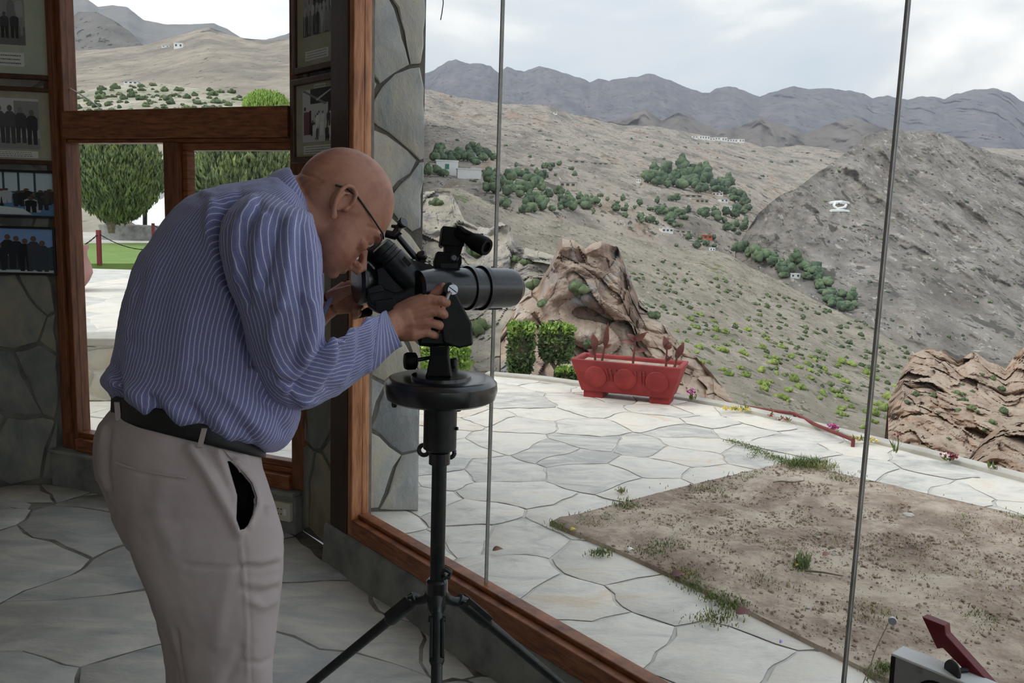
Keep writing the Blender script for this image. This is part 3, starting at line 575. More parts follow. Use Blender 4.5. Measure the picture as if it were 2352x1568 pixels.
sheet('valley_crag', [(2040, [(1060, 60), (1000, 64), (960, 68), (925, 72)]), (2075, [(1070, 60), (960, 66), (890, 72), (850, 80)]), (2092, [(1075, 58), (955, 66), (885, 74), (815, 82)]), (2130, [(1080, 58), (960, 66), (880, 74), (802, 82)]), (2165, [(1085, 58), (965, 66), (890, 74), (806, 82)]), (2200, [(1090, 58), (970, 66), (900, 74), (828, 82)]), (2240, [(1095, 58), (975, 66), (900, 74), (808, 82)]), (2275, [(1100, 58), (980, 66), (910, 74), (832, 82)]), (2310, [(1110, 58), (990, 66), (920, 74), (845, 82)]), (2352, [(1120, 58), (1000, 66), (900, 74), (796, 82)]), (2520, [(1160, 58), (1040, 66), (930, 74), (830, 82)])],
 SPUR, 160, 130, .05, .10, .3, 4.0, label='reddish brown crag at the end of the valley', wide=(0, 900), seed=12., steps=.9)
sheet('rocky_spur', [(2190, [(1110, 34), (1098, 36), (1086, 38), (1074, 40)]), (2225, [(1115, 34), (1090, 36), (1070, 38), (1052, 41)]), (2262, [(1120, 33), (1080, 36), (1040, 38), (1006, 42)]), (2300, [(1125, 33), (1070, 36), (1020, 38), (974, 42)]), (2352, [(1140, 33), (1070, 36), (1000, 39), (948, 44)]), (2500, [(1180, 33), (1100, 36), (1030, 39), (930, 44)])],
 SPUR, 90, 70, .05, .2, .3, 4.0, label='orange brown rocky spur just past the terrace rim', wide=(0, 900), seed=15., steps=.9)
# seen through the transom window
sheet('far_peak', [(x, [(y+170, 1900), (y+110, 2400), (y+50, 2900), (y, 3300)]) for x, y in [(-60, 40), (80, 10), (143, -6), (200, -2), (226, 16), (258, 12), (292, 16), (330, 46), (375, 55), (430, 56), (475, 54), (492, 53), (520, 66), (560, 90), (612, 91), (640, 84), (668, 74), (760, 60), (960, 80)]],
 terrain_mat('far_peak_rock', [G(104, 106, 114), G(128, 128, 134), G(150, 148, 150)], [G(126, 126, 126), G(150, 146, 144)], .006, (.5, .9), .8, dep=.4, zs=.8), 180, 60, .06, .004, .6, 1.5, dep=.25, zf=.5, label='hazy grey peak seen through the upper transom pane', wide=(1500, 0), seed=20.)
sheet('dark_hill', [(-60, [(230, 700), (190, 800), (130, 950), (80, 1050)]), (120, [(230, 700), (190, 800), (130, 950), (78, 1050)]), (150, [(230, 700), (190, 800), (110, 950), (52, 1050)]), (180, [(230, 700), (190, 800), (110, 950), (28, 1080)]), (218, [(230, 700), (190, 800), (110, 950), (27, 1080)]), (262, [(230, 700), (190, 800), (120, 950), (46, 1060)]), (302, [(230, 700), (190, 800), (130, 950), (76, 1040)]), (326, [(230, 700), (190, 790), (140, 900), (102, 1000)]), (400, [(230, 700), (190, 780), (165, 850), (140, 920)])],
 terrain_mat('dark_hill_rock', [G(78, 80, 86), G(106, 106, 108), G(140, 136, 132)], [G(118, 116, 112), G(146, 140, 134)], .012, (.4, .8), .9, dep=.4, zs=.8, speck=[(G(74, 76, 76), .09, .6)]), 120, 80, .06, .012, .6, 1.5, dep=.3, zf=.6, label='dark rocky hill seen through the upper transom pane', seed=22.)
sheet('tan_slope', [(-60, [(300, 230), (220, 400), (160, 600), (120, 800)]), (120, [(300, 230), (220, 400), (160, 600), (120, 800)]), (250, [(300, 230), (220, 400), (160, 600), (112, 800)]), (330, [(290, 230), (215, 400), (155, 600), (104, 850)]), (400, [(290, 230), (210, 400), (145, 600), (84, 900)]), (480, [(290, 230), (200, 400), (130, 600), (62, 950)]), (540, [(290, 230), (200, 400), (135, 600), (84, 950)]), (610, [(290, 230), (210, 400), (150, 600), (94, 950)]), (680, [(300, 230), (210, 400), (150, 600), (88, 950)]), (960, [(300, 230), (210, 400), (150, 600), (80, 950)])],
 terrain_mat('tan_ground', [G(98, 96, 96), G(136, 128, 120), G(166, 156, 144)], [G(140, 132, 122), G(166, 154, 140), G(188, 174, 158)], .016, (.15, .6), .9, [(G(96, 98, 96), .012, .60)], dep=.3, zs=1.2, speck=[(G(86, 88, 80), .16, .64)]), 140, 100, .04, .014, .5, 1.5, dep=.4, label='pale brown slope seen through the upper transom pane', wide=(1500, 0), seed=24.)
sheet('green_hillock', [(-60, [(620, 34), (430, 75), (320, 130), (250, 190)]), (140, [(620, 34), (430, 75), (310, 130), (232, 200)]), (200, [(620, 34), (430, 75), (300, 140), (206, 215)]), (300, [(620, 34), (430, 75), (290, 140), (190, 230)]), (400, [(620, 34), (430, 75), (290, 140), (192, 230)]), (480, [(620, 34), (430, 75), (300, 140), (206, 220)]), (560, [(620, 34), (430, 75), (310, 140), (218, 215)]), (680, [(620, 34), (430, 75), (320, 140), (232, 205)]), (960, [(640, 34), (450, 75), (340, 130), (250, 200)])],
 terrain_mat('hillock_ground', [G(130, 126, 114), G(162, 154, 140), G(186, 176, 162)], [G(150, 146, 128), G(174, 166, 148), G(196, 186, 170)], .08, (.1, .5), .7, dep=.4, speck=[(G(104, 110, 78), .5, .6)]), 120, 100, .02, .05, .3, 1.5, label='scrubby hillock seen through the transom window', wide=(1500, 0), seed=26.)
# ground falling away below the terrace, so that no gap opens between the hills
gv, gf_ = [], []; rr = [8.6, 14, 24, 40, 70, 120, 220, 500, 1200, 2600]; na = 73
for r_ in rr:
    for k_ in range(na):
        an = math.radians(-75+k_*205/(na-1)); z_ = -.75-.36*(min(r_, 330)-8.6)
        gv.append((r_*math.cos(an), r_*math.sin(an), z_+(.05*r_ if r_ < 300 else 8)*.25*mnoise.noise(Vector((r_*.05, an*4, 0)))))
for i in range(len(rr)-1):
    for k_ in range(na-1): a_ = i*na+k_; gf_.append((a_, a_+na, a_+na+1, a_+1))
struct(MB().add(gv, gf_).build('valley_ground', SPUR, smooth=180), 'dry ground falling away below the terrace')
# ------------------------------------------------------------------ trees and shrubs on the hills, each a thing of its own
def blob(name, parts, seed, sub=2, rough=.55):
    r = random.Random(seed); mb = MB()
    for (x, y, z, rad) in parts:
        bm = bmesh.new(); bmesh.ops.create_icosphere(bm, subdivisions=sub, radius=1)
        vs = []
        for v in bm.verts:
            k = 1+rough*mnoise.fractal(v.co*3.4+Vector((seed, x*9, z*9)), .8, 2.2, 4); vs.append(np.array((x+v.co.x*rad*k, y+v.co.y*rad*k, z+v.co.z*rad*k*.95)))
        mb.add(vs, [tuple(v.index for v in f.verts) for f in bm.faces]); bm.free()
    return mb
TREE_M = [M('valley_tree_leaf', [S(62, 80, 60), S(88, 106, 78), S(112, 128, 92)], 1.2, 6, .85, .4, 3, rand=.22), M('slope_shrub_leaf', [S(60, 74, 50), S(84, 98, 64), S(112, 122, 82)], 2, 6, .85, .4, 5, rand=.25), M('lime_shrub_leaf', [S(88, 104, 52), S(122, 138, 66), S(150, 164, 88)], 2, 6, .85, .4, 5, rand=.2)]
def proto(name, mat, label, cat, parts, seed, trunk=True):
    root = bpy.data.objects.new(name, None); COL.objects.link(root); root.empty_display_size = .1
    blob(name, parts, seed).build('foliage', mat, root, smooth=180)
    if trunk: MB().tube([(0, 0, -.3), (0, 0, .5)], [.08, .06], 6).build('trunk', MAT['bark'], root)
    return root
TREEP = [[(0, 0, .75, .5), (.35, .1, .6, .36), (-.34, -.05, .62, .38), (.05, -.25, .95, .34)], [(0, 0, .9, .44), (.2, 0, .6, .42), (-.25, .1, .55, .4), (0, 0, 1.25, .28)], [(0, 0, .6, .5), (.45, 0, .5, .36), (-.45, .1, .5, .36)]]
SHP = [[(0, 0, .22, .34), (.36, .1, .18, .26), (-.33, -.1, .2, .28), (.1, -.3, .16, .25), (-.12, .25, .3, .26), (.22, -.12, .36, .2)], [(0, 0, .28, .36), (.25, -.2, .22, .3), (-.3, .05, .16, .24), (-.1, -.25, .2, .22), (.05, .05, .5, .2)], [(0, 0, .18, .3), (.4, 0, .14, .24), (-.42, .06, .15, .25), (.75, .1, .1, .16)]]
def spaced(spots, f=.42):
    out = []
    for q in spots:
        if all(math.hypot(q[0]-o[0], (q[1]-o[1])*2.4) > f*(q[2]+o[2]) for o in out): out.append(q)
    return out
def scatter(sheetname, spots, protos, group, label, cat, name, mat, parts):
    for i, (px, py, wpx) in enumerate(spaced(spots, .27 if cat == 'tree' else .42)):
        p = at(sheetname, px, py); d = float((p-CAM)@FW); s = wpx*d/FPX/1.15; k = i % len(parts)
        if len(protos) <= k:
            protos.append(proto(name, mat, label, cat, parts[k], 31+k, cat == 'tree')); o = protos[k]; tag(o, label, cat, group)
            o.location = tuple(p-[0, 0, s*.08]); o.scale = (s, s, s*random.uniform(.85, 1.15)); o.rotation_euler = (0, 0, random.uniform(0, 6.28)); continue
        o = dup(protos[k], p-[0, 0, s*.08], random.uniform(0, 6.28), (s, s, s*random.uniform(.85, 1.2)), label); o['group'] = group
R3 = random.Random(12)
def ell(cx, cy, rx, ry, n, lo, hi):
    out = []; tries = 0
    while len(out) < n:
        a, b = R3.uniform(-1, 1), R3.uniform(-1, 1)
        tries += 1; x, y = cx+a*rx, cy+b*ry
        if a*a+b*b < 1 and (tries > n*40 or all(math.hypot(x-q[0], (y-q[1])*1.6) > lo*.55 for q in out)): out.append((x, y, R3.uniform(lo, hi)))
    return sorted(out, key=lambda q: q[1])
def line(pts, n, w, lo, hi):
    out = []
    for _ in range(n):
        k = R3.randrange(len(pts)-1); t = R3.random(); a, b = pts[k], pts[k+1]
        out.append((a[0]+(b[0]-a[0])*t+R3.gauss(0, w), a[1]+(b[1]-a[1])*t+R3.gauss(0, w*.6), R3.uniform(lo, hi)))
    return sorted(out, key=lambda q: q[1])
scatter('plateau_hill', ell(1560, 414, 80, 20, 40, 20, 34)+ell(1620, 432, 50, 12, 16, 18, 30), [], 'trees of the dense grove', 'dark green tree packed into the dense grove above the village', 'tree', 'grove_tree', TREE_M[0], TREEP)
scatter('plateau_hill', ell(1060, 366, 75, 14, 22, 18, 32)+ell(1000, 402, 24, 8, 4, 16, 24), [], 'trees around the white house', 'dark green tree growing around the white terraced house', 'tree', 'house_tree', TREE_M[0], TREEP)
scatter('plateau_hill', ell(1180, 430, 80, 26, 26, 18, 34)+ell(1280, 466, 90, 22, 24, 14, 28)+ell(1220, 478, 70, 14, 14, 16, 30), [], 'trees of the valley wood', 'grey green tree in the loose wood below the white house', 'tree', 'wood_tree', TREE_M[0], TREEP)
scatter('plateau_hill', line([(1680, 445), (1700, 470), (1705, 490)], 14, 9, 14, 24)+ell(1540, 505, 60, 20, 14, 10, 20)+ell(1640, 500, 50, 16, 12, 12, 22)+ell(1600, 560, 70, 14, 10, 10, 18)+ell(1490, 485, 90, 34, 22, 9, 18)+ell(1380, 470, 60, 26, 12, 9, 18)+ell(1690, 530, 40, 24, 10, 10, 20)+ell(1250, 395, 90, 20, 14, 8, 15), [], 'trees among the village houses', 'small dark tree standing among the village houses', 'tree', 'village_tree', TREE_M[0], TREEP)
scatter('bare_hill', line([(1700, 575), (1740, 600), (1790, 612), (1850, 630), (1880, 660), (1910, 690), (1950, 705)], 64, 14, 16, 32), [], 'trees along the valley bottom', 'dark green tree in the belt along the valley bottom', 'tree', 'belt_tree', TREE_M[0], TREEP)
scatter('plateau_hill', [(R3.uniform(990, 1900), R3.uniform(300, 420), R3.uniform(5, 11)) for _ in range(60)], [], 'specks of scrub on the plateau', 'small dark scrub speck on the brown plateau', 'shrub', 'plateau_shrub', TREE_M[0], SHP)
scatter('bare_hill', [(R3.uniform(1800, 2350), R3.uniform(380, 800), R3.uniform(5, 12)) for _ in range(70)], [], 'scrub on the bare hill', 'small dark scrub clump on the bare grey hill', 'shrub', 'hill_shrub', TREE_M[0], SHP)
sp = [q for q in ((R3.uniform(1440, 1960), 0, 0) for _ in range(400))]
spots = []
for _ in range(4000):
    x, y = R3.uniform(1430, 2150), R3.uniform(590, 900)
    if y < 560+.30*(x-1400) or y > 700+.42*(x-1400): continue
    if mnoise.noise(Vector((x*.012, y*.02, 2))) < R3.uniform(-.5, .35): continue
    spots.append((x, y, R3.uniform(7, 17)*(.75+.5*(y-590)/300)))
    if len(spots) >= 360: break
scatter('shrub_slope', sorted(spots, key=lambda q: q[1]), [], 'shrubs dotted over the slope', 'dark green shrub dotted on the dry slope', 'shrub', 'slope_shrub', TREE_M[1], SHP)
lm = [(R3.uniform(1520, 1830), 0, 0) for _ in range(1)]; lm = []
while len(lm) < 150:
    x = R3.uniform(1530, 2230); y = R3.uniform(720, 1040); yc = 735+.42*(x-1530)
    if abs(y-yc) > 75 or y > 905+.24*(x-1600): continue
    lm.append((x, y, R3.uniform(14, 34)*(.6+(y-720)/420)))
scatter('shrub_slope', sorted(lm, key=lambda q: q[1]), [], 'bright shrubs below the terrace', 'bright green rounded shrub on the slope below the terrace', 'shrub', 'bright_shrub', TREE_M[2], SHP)
scatter('valley_crag', ell(2200, 930, 120, 80, 22, 10, 26), [], 'shrubs on the reddish crag', 'small dark shrub rooted in the reddish crag', 'shrub', 'crag_shrub', TREE_M[1], SHP)
scatter('brown_crag', [(1325, 668, 60), (1345, 790, 30), (1245, 700, 40), (1500, 720, 34), (1560, 850, 22), (1230, 640, 44), (1350, 880, 26)], [], 'shrubs on the brown crag', 'grey green shrub clinging to the brown crag', 'shrub', 'cliff_shrub', TREE_M[1], SHP)
scatter('grey_cliff', [(1090, 590, 60), (1120, 600, 40), (1000, 470, 36), (985, 620, 46), (1010, 690, 50), (1180, 600, 30), (1215, 605, 40), (1100, 760, 60), (960, 800, 60)], [], 'shrubs on the grey cliff', 'dull green shrub growing on the grey cliff', 'shrub', 'ledge_shrub', TREE_M[1], SHP)
hs = []
while len(hs) < 420:
    x, y = R3.uniform(130, 680), R3.uniform(190, 300)
    if y < 192+abs(x-340)*.10+R3.uniform(0, 6): continue
    hs.append((x, y, R3.uniform(9, 26)))
scatter('green_hillock', sorted(hs, key=lambda q: q[1]), [], 'bushes on the hillock', 'dull green bush on the hillock behind the transom window', 'shrub', 'hillock_bush', TREE_M[1], SHP)
# ------------------------------------------------------------------ far houses
HM = [M('house_white', [S(226, 226, 222), S(240, 238, 232)], 1, 3, .9), M('house_tan', [S(176, 164, 148), S(198, 186, 168)], 1, 3, .9), M('house_window', [S(58, 62, 64)], rough=.4), M('house_green', [S(60, 130, 104)], rough=.6), M('roof_red', [S(196, 92, 62), S(208, 104, 74)], 1, 3, .8), M('roof_grey', [S(150, 150, 150), S(176, 174, 170)], 1, 3, .9)]
def house(sheetname, px, py, w, h_, dep, wall, roof, label, yaw=.0, win=3, group=None, name='house', winmat=2, parapet=True):
    p = at(sheetname, px, py); d = float((p-CAM)@FW); k = d/FPX*1.25; w, h_ = w*k, h_*k
    t = thing(name, p, label, 'house', group, yaw); c, s_ = math.cos(yaw), math.sin(yaw)
    def L_(x, y, z): return p+np.array([x*c-y*s_, x*s_+y*c, z])
    def bx(mb, x0, x1, y0, y1, z0, z1): return mb.box(L_((x0+x1)/2, (y0+y1)/2, (z0+z1)/2), np.array([c, s_, 0])*(x1-x0)/2, np.array([-s_, c, 0])*(y1-y0)/2, (0, 0, (z1-z0)/2))
    bx(MB(), -w/2, w/2, 0, dep*w, -h_*.5, h_).build('wall', HM[wall], t)
    bx(MB(), -w/2-.03*w, w/2+.03*w, -.03*w, dep*w+.03*w, h_, h_*1.09).build('roof', HM[roof], t)
    for i in range(win):
        x = -w/2+w*(i+.5)/win; f_ = bx(MB(), x-w*.09/ max(1, win/3), x+w*.09/max(1, win/3), -.02*w, .01*w, h_*.42, h_*.80).build('window', HM[winmat], t)
    return t
house('plateau_hill', 1024, 401, 40, 24, .6, 0, 0, 'white terraced house with one green window, upper block', .15, 1, winmat=3)
house('plateau_hill', 1078, 411, 44, 17, .5, 0, 0, 'white low wing stepping down beside the terraced house', .15, 0)
house('plateau_hill', 1120, 399, 44, 7, .4, 1, 5, 'long grey blue shed beside the white terraced house', .1, 2)
for i, x in enumerate(range(1596, 1712, 13)):
    house('plateau_hill', x, 318+(x-1596)*.10+ (1 if i % 2 else 0), 10, 5+ (i % 3), .8, 0, 0 if i % 2 else 1, 'small white house in the long far row below the mountains', .1, 2, 'white houses of the far row', 'row_house')
for px, py, w, h_, a, r_, lab in [(1645, 449, 20, 5, 0, 0, 'low white house at the upper edge of the village'), (1662, 465, 15, 7, 0, 5, 'white cube house beside the dark grove'), (1590, 455, 34, 5, 1, 5, 'long mud house at the foot of the grove'), (1610, 467, 26, 8, 1, 1, 'tan mud house in the middle of the village'), (1672, 481, 9, 6, 0, 0, 'tiny white hut below the cube house'),
    (1532, 536, 22, 8, 0, 0, 'white house at the lower village edge, with a flat roof'), (1568, 537, 30, 6, 1, 5, 'long low mud house between white and red roofs'), (1618, 549, 24, 7, 4, 4, 'house with a red roof in the lower village'), (1600, 570, 20, 9, 1, 1, 'pale house below the red roof'), (1636, 577, 10, 7, 0, 0, 'tiny white hut at the valley edge'), (1465, 420, 8, 6, 0, 0, 'tiny white hut at the tip of the grove'), (1320, 374, 34, 5, 1, 1, 'long tan wall house on the plateau'), (1375, 379, 30, 4, 1, 1, 'tan low house on the plateau, beside the wall house'), (1300, 432, 30, 10, 1, 5, 'grey shed in the loose wood'), (1270, 262, 12, 3, 0, 0, 'white speck of a house high on the plateau')]:
    house('plateau_hill', px, py, w, h_, .7, a, r_, lab, R3.uniform(-.2, .3), 2 if w < 16 else 3)
for px, py, w, h_, lab in [(1736, 582, 14, 6, 'white house at the head of the tree belt'), (1826, 639, 20, 8, 'white house low in the tree belt')]:
    house('bare_hill', px, py, w, h_, .7, 0, 0, lab, .2, 2)
house('tan_slope', 406, 112, 16, 9, .7, 0, 0, 'white block house on the pale slope seen through the transom', .1, 2)
house('tan_slope', 374, 109, 14, 3, .7, 0, 0, 'low white house on the pale slope seen through the transom', .1, 2)
house('green_hillock', 298, 193, 24, 5, .7, 0, 5, 'pale house on the crest of the scrubby hillock', .1, 3)
# white stone emblem on the bare hill
em = MB()
for c_ in ([(1903, 468), (1915, 466), (1930, 465), (1948, 467)], [(1912, 474), (1916, 468), (1930, 467), (1942, 472), (1938, 478), (1922, 480), (1912, 474)], [(1906, 486), (1920, 485), (1936, 486), (1948, 486)]):
    em.tube([at('bare_hill', *q)+np.array([0, 0, .4]) for q in c_], 1.0, 6)
tag(em.build('stone_emblem', HM[0]), 'pale stones laid out as an emblem on the bare hill', 'emblem')
# road line on the plateau

# haze: a thin real volume lying over the far valley
hz = bpy.data.materials.new('valley_haze'); hz.use_nodes = True; n = hz.node_tree.nodes; n.remove(n['Principled BSDF'])
vs_ = n.new('ShaderNodeVolumeScatter'); vs_.inputs['Density'].default_value = HAZE; vs_.inputs['Color'].default_value = (.82, .90, 1, 1); vs_.inputs['Anisotropy'].default_value = .3
hz.node_tree.links.new(vs_.outputs[0], n['Material Output'].inputs['Volume'])
ho = MB().aabox(-6000, 6000, 260, 9000, -900, 2500).build('valley_haze', hz); ho['kind'] = 'stuff'; ho['label'] = 'thin pale haze over the far valley'
# ------------------------------------------------------------------ red planter with three cannas
def X3(*a): return np.array(a, float)
pl, pr_ = on_floor(1330, 912), on_floor(1540, 934)       # front lower edge on the paving
ux = (pr_-pl); ux[2] = 0; Lb = np.linalg.norm(ux); ux /= Lb; uy = X3(-ux[1], ux[0], 0)
o0 = (pl+pr_)/2
def PLn(x, y, z): return o0+ux*x+uy*y+X3(0, 0, z)
pt = thing('planter_trough', o0, 'long dark red concrete planter with three cannas at the terrace edge', 'planter')
zf, zt = .055, .335; hb, ht = Lb/2*.985, Lb/2*1.20; yb, yt = .04, -.05; db, dt = .26, .42   # bottom / top half lengths, front offsets, depths
ho_ = [PLn(-hb, yb, zf), PLn(hb, yb, zf), PLn(hb, yb+db, zf), PLn(-hb, yb+db, zf)]
to_ = [PLn(-ht, yt, zt), PLn(ht, yt, zt), PLn(ht, yt+dt, zt), PLn(-ht, yt+dt, zt)]
ti_ = [PLn(-ht+.045, yt+.045, zt), PLn(ht-.045, yt+.045, zt), PLn(ht-.045, yt+dt-.045, zt), PLn(-ht+.045, yt+dt-.045, zt)]
bi_ = [PLn(-ht+.06, yt+.06, zt-.07), PLn(ht-.06, yt+.06, zt-.07), PLn(ht-.06, yt+dt-.06, zt-.07), PLn(-ht+.06, yt+dt-.06, zt-.07)]
MB().rings([np.array(ho_), np.array(to_), np.array(ti_), np.array(bi_)]).build('trough', MAT['red'], pt, bevel=.010)
MB().prism([p+X3(0, 0, .002) for p in bi_], (0, 0, .034)).build('potting_soil', MAT['soil'], pt)
for sx in (-1, 1): MB().box(PLn(sx*hb*.74, yb+db/2, zf/2), ux*.085, uy*db*.42, (0, 0, zf/2+.004)).build('foot', MAT['red'], pt, bevel=.006)
fn = np.cross(ux, to_[0]-ho_[0]); fn /= np.linalg.norm(fn); fn = fn if fn[1] < 0 else -fn
for k in (-.62, 0, .66):
    c = (PLn(k*(hb+ht)/2*.95, (yb+yt)/2, (zf+zt)/2))
    MB().lathe(c-fn*.004, fn, [(0, .10), (.016, .094), (.020, .08), (.016, .06)], 28).build('relief_disc', MAT['red'], pt, smooth=40)
for k in (-.36, -.28, -.18, .2, .3, .36):
    a = PLn(k*(hb+ht)/2, (yb+yt)/2-.008, zt-.05); b = PLn(k*(hb+ht)/2+.02, (yb+yt)/2+.012, zf+.08)
    MB().tube([PLn(k*ht*.95, yt+.012, zt-.06)+fn*.002, PLn((k+.03)*hb*1.08, (yb+yt)/2+.01, (zt+zf)/2-.03)+fn*.002], [.009, .006], 6).build('relief_rib', MAT['red'], pt)
def leaf(base, tip, width, nrm, droop=0., mat=None, parent=None, fold=.25, name='leaf', n=7, mb=None):
    base, tip, nrm = map(lambda q: np.array(q, float), (base, tip, nrm)); ax = tip-base; l = np.linalg.norm(ax); ax /= l
    sd_ = np.cross(ax, nrm); sd_ /= np.linalg.norm(sd_)+1e-9; up_ = np.cross(sd_, ax); vs = []; fs = []
    for i in range(n+1):
        t = i/n; w = width*math.sin(PI*min(1, t**.75))*.5+.0006; c = base+ax*l*t+up_*droop*(4*t*(1-t))-X3(0, 0, droop*1.2*t*t)
        vs += [c-sd_*w+up_*w*fold, c, c+sd_*w+up_*w*fold]
    for i in range(n):
        for q in (0, 1): fs.append((3*i+q, 3*i+q+1, 3*i+4+q, 3*i+3+q))
    m = mb or MB(); m.add(vs, fs)
    return m if mb else m.build(name, mat, parent, smooth=180)
def canna(x, label, stems, leaves):
    b0 = PLn(x, yt+dt*.45, zt-.035); t = thing('canna_plant', b0, label, 'plant', 'cannas in the red planter')
    for sx, h_, lean in stems: MB().tube([b0+ux*sx, b0+ux*(sx+lean*.5)+X3(0, 0, h_*.55), b0+ux*(sx+lean)+X3(0, 0, h_)], [.011, .009, .005], 7).build('stem', MAT['canna'], t, smooth=60)
    for bx_, bz, dx, dz, w in leaves: leaf(b0+ux*bx_+X3(0, 0, bz), b0+ux*(bx_+dx)+X3(0, .01, bz+dz), w, (.1, -1, .35), .012, MAT['canna'], t)
canna(-.27, 'canna with two tall stems and a pointed top leaf, at the planter bush end', [(-.03, .17, -.01), (.03, .2, .03)], [(-.035, .10, -.025, .15, .07), (-.04, .08, -.01, .16, .055), (-.04, .05, -.06, .06, .04), (.05, .12, .015, .2, .05), (.05, .16, .02, .20, .035), (.05, .12, .06, .05, .03)])
canna(.03, 'canna with drooping paired leaves in the middle of the planter', [(0, .22, .01)], [(.01, .2, -.07, .07, .05), (.01, .18, -.12, .02, .045), (.01, .2, .10, .10, .05), (.01, .12, .12, .02, .035), (.01, .2, .03, .09, .04)])
canna(.33, 'canna with two forked stems at the rail end of the planter', [(-.02, .2, .0), (.05, .15, .03)], [(-.02, .14, -.03, .14, .06), (-.02, .15, .03, .08, .05), (.06, .09, .06, .15, .06), (.06, .08, .03, .12, .05), (-.02, .05, .05, .07, .025)])
# ------------------------------------------------------------------ leafy shrubs by the terrace edge
def foliage(c, rx, ry, rz, n, ls, seed, mb=None, flat=0, shell=.55, boxy=1.0, up=.3):
    r = np.random.default_rng(seed); mb = mb or MB(); c = np.array(c, float)
    for _ in range(n):
        while True:
            v = r.normal(size=3); v /= np.linalg.norm(v)
            if v[2] > -.95: break
        v = np.sign(v)*np.abs(v)**boxy; k = (shell+(1-shell)*r.random())*(1+.10*mnoise.noise(Vector(v*3.1+seed)))
        p = c+v*np.array([rx, ry, rz])*k; d = v*.6+r.normal(size=3)*.6+[0, 0, up]; d /= np.linalg.norm(d)
        s = np.cross(d, r.normal(size=3)); s /= np.linalg.norm(s); l = ls*(.6+.8*r.random()); nn = np.cross(d, s)
        mb.add([p-d*l*.5, p+s*l*.27+nn*l*.05, p+d*l*.5, p-s*l*.27+nn*l*.05], [(0, 1, 2, 3)])
    return mb
def core(c, rx, ry, rz, seed):
    return MB().ball(c, 1, 3, sc=(rx, ry, rz))
def shrub(px, py0, d, wpx, hpx, label, seed, mats=('leafy', 'lime'), trunk=True, topfrac=.22, group=None, nm='clipped_shrub', zbase=None, n=2600, ls=.05):
    b = P(px, py0, d); k = d/FPX; w, h_ = wpx*k/2, hpx*k; t = thing(nm, b, label, 'shrub', group)
    c = b+X3(0, 0, h_*.5)
    foliage(c, w, w*.9, h_*.52, n, ls, seed, shell=.62, boxy=.75).build('foliage', MAT[mats[0]], t)
    foliage(c+X3(0, 0, h_*(.5-topfrac*.5)), w*.98, w*.88, h_*topfrac*.62, int(n*.3), ls, seed+1, shell=.3, boxy=.75, up=.8).build('young_leaves', MAT[mats[1]], t, label='bright yellow green young leaves')
    core(c, w*.72, w*.66, h_*.42, seed).build('inner_twigs', MAT['bark'], t)
    if trunk: MB().tube([b-X3(0, 0, .9), b+X3(.01, 0, .0), c-X3(.02, 0, h_*.1)], [.035, .03, .02], 8).build('trunk', MAT['bark'], t, smooth=60)
    return t
shrub(1194, 868, 8.5, 66, 128, 'tall clipped dark green shrub with a lime top beside the forked shrub', 3, trunk=True)
tf = shrub(1276, 835, 8.6, 84, 92, 'clipped shrub on a forked pale trunk next to the red planter', 5, trunk=False)
b = P(1274, 930, 8.6)
MB().tube([b-X3(0, 0, .4), b+X3(0, 0, .2), P(1279, 850, 8.6)], [.036, .034, .028], 8).tube([P(1279, 850, 8.6), P(1258, 818, 8.6), P(1248, 790, 8.6)], [.024, .018, .01], 8).tube([P(1279, 850, 8.6), P(1290, 815, 8.6), P(1296, 785, 8.6)], [.024, .018, .01], 8).build('trunk', MAT['bark'], tf, smooth=60)
shrub(1300, 905, 8.3, 54, 62, 'low rounded shrub tucked between the forked trunk and the planter', 9, trunk=True, n=1200)
shrub(1018, 862, 9.0, 130, 84, 'bright lime shrub showing under the binocular mount', 13, mats=('lime', 'limedark'), n=2600)
# low cream cap of a wall below the shrubs
struct(MB().prism([P(1215, 876, 8.9), P(1262, 868, 9.2), P(1272, 880, 8.8), P(1240, 886, 8.6)], (0, 0, -.2)).build('trim_lower_step', MAT['concrete']), 'pale corner of a lower step behind the terrace')
# ------------------------------------------------------------------ rail below the rim
rl = thing('pipe_rail', P(1560, 900, 7.6), 'rust red pipe rail running just below the terrace rim', 'rail')
rp = [P(1470, 890, 8.4), P(1552, 906, 7.9), P(1625, 921, 7.5), P(1680, 929, 7.2), P(1760, 941, 7.1), P(1826, 950, 6.9), P(1878, 977, 6.3), P(1960, 1010, 5.9)]
MB().tube(rp, .014, 8).build('handrail', MAT['rail'], rl, smooth=60)
for q in (1, 3, 5, 7): MB().tube([rp[q], rp[q]-X3(0, 0, .8)], .014, 8).build('post', MAT['rail'], rl, smooth=60)
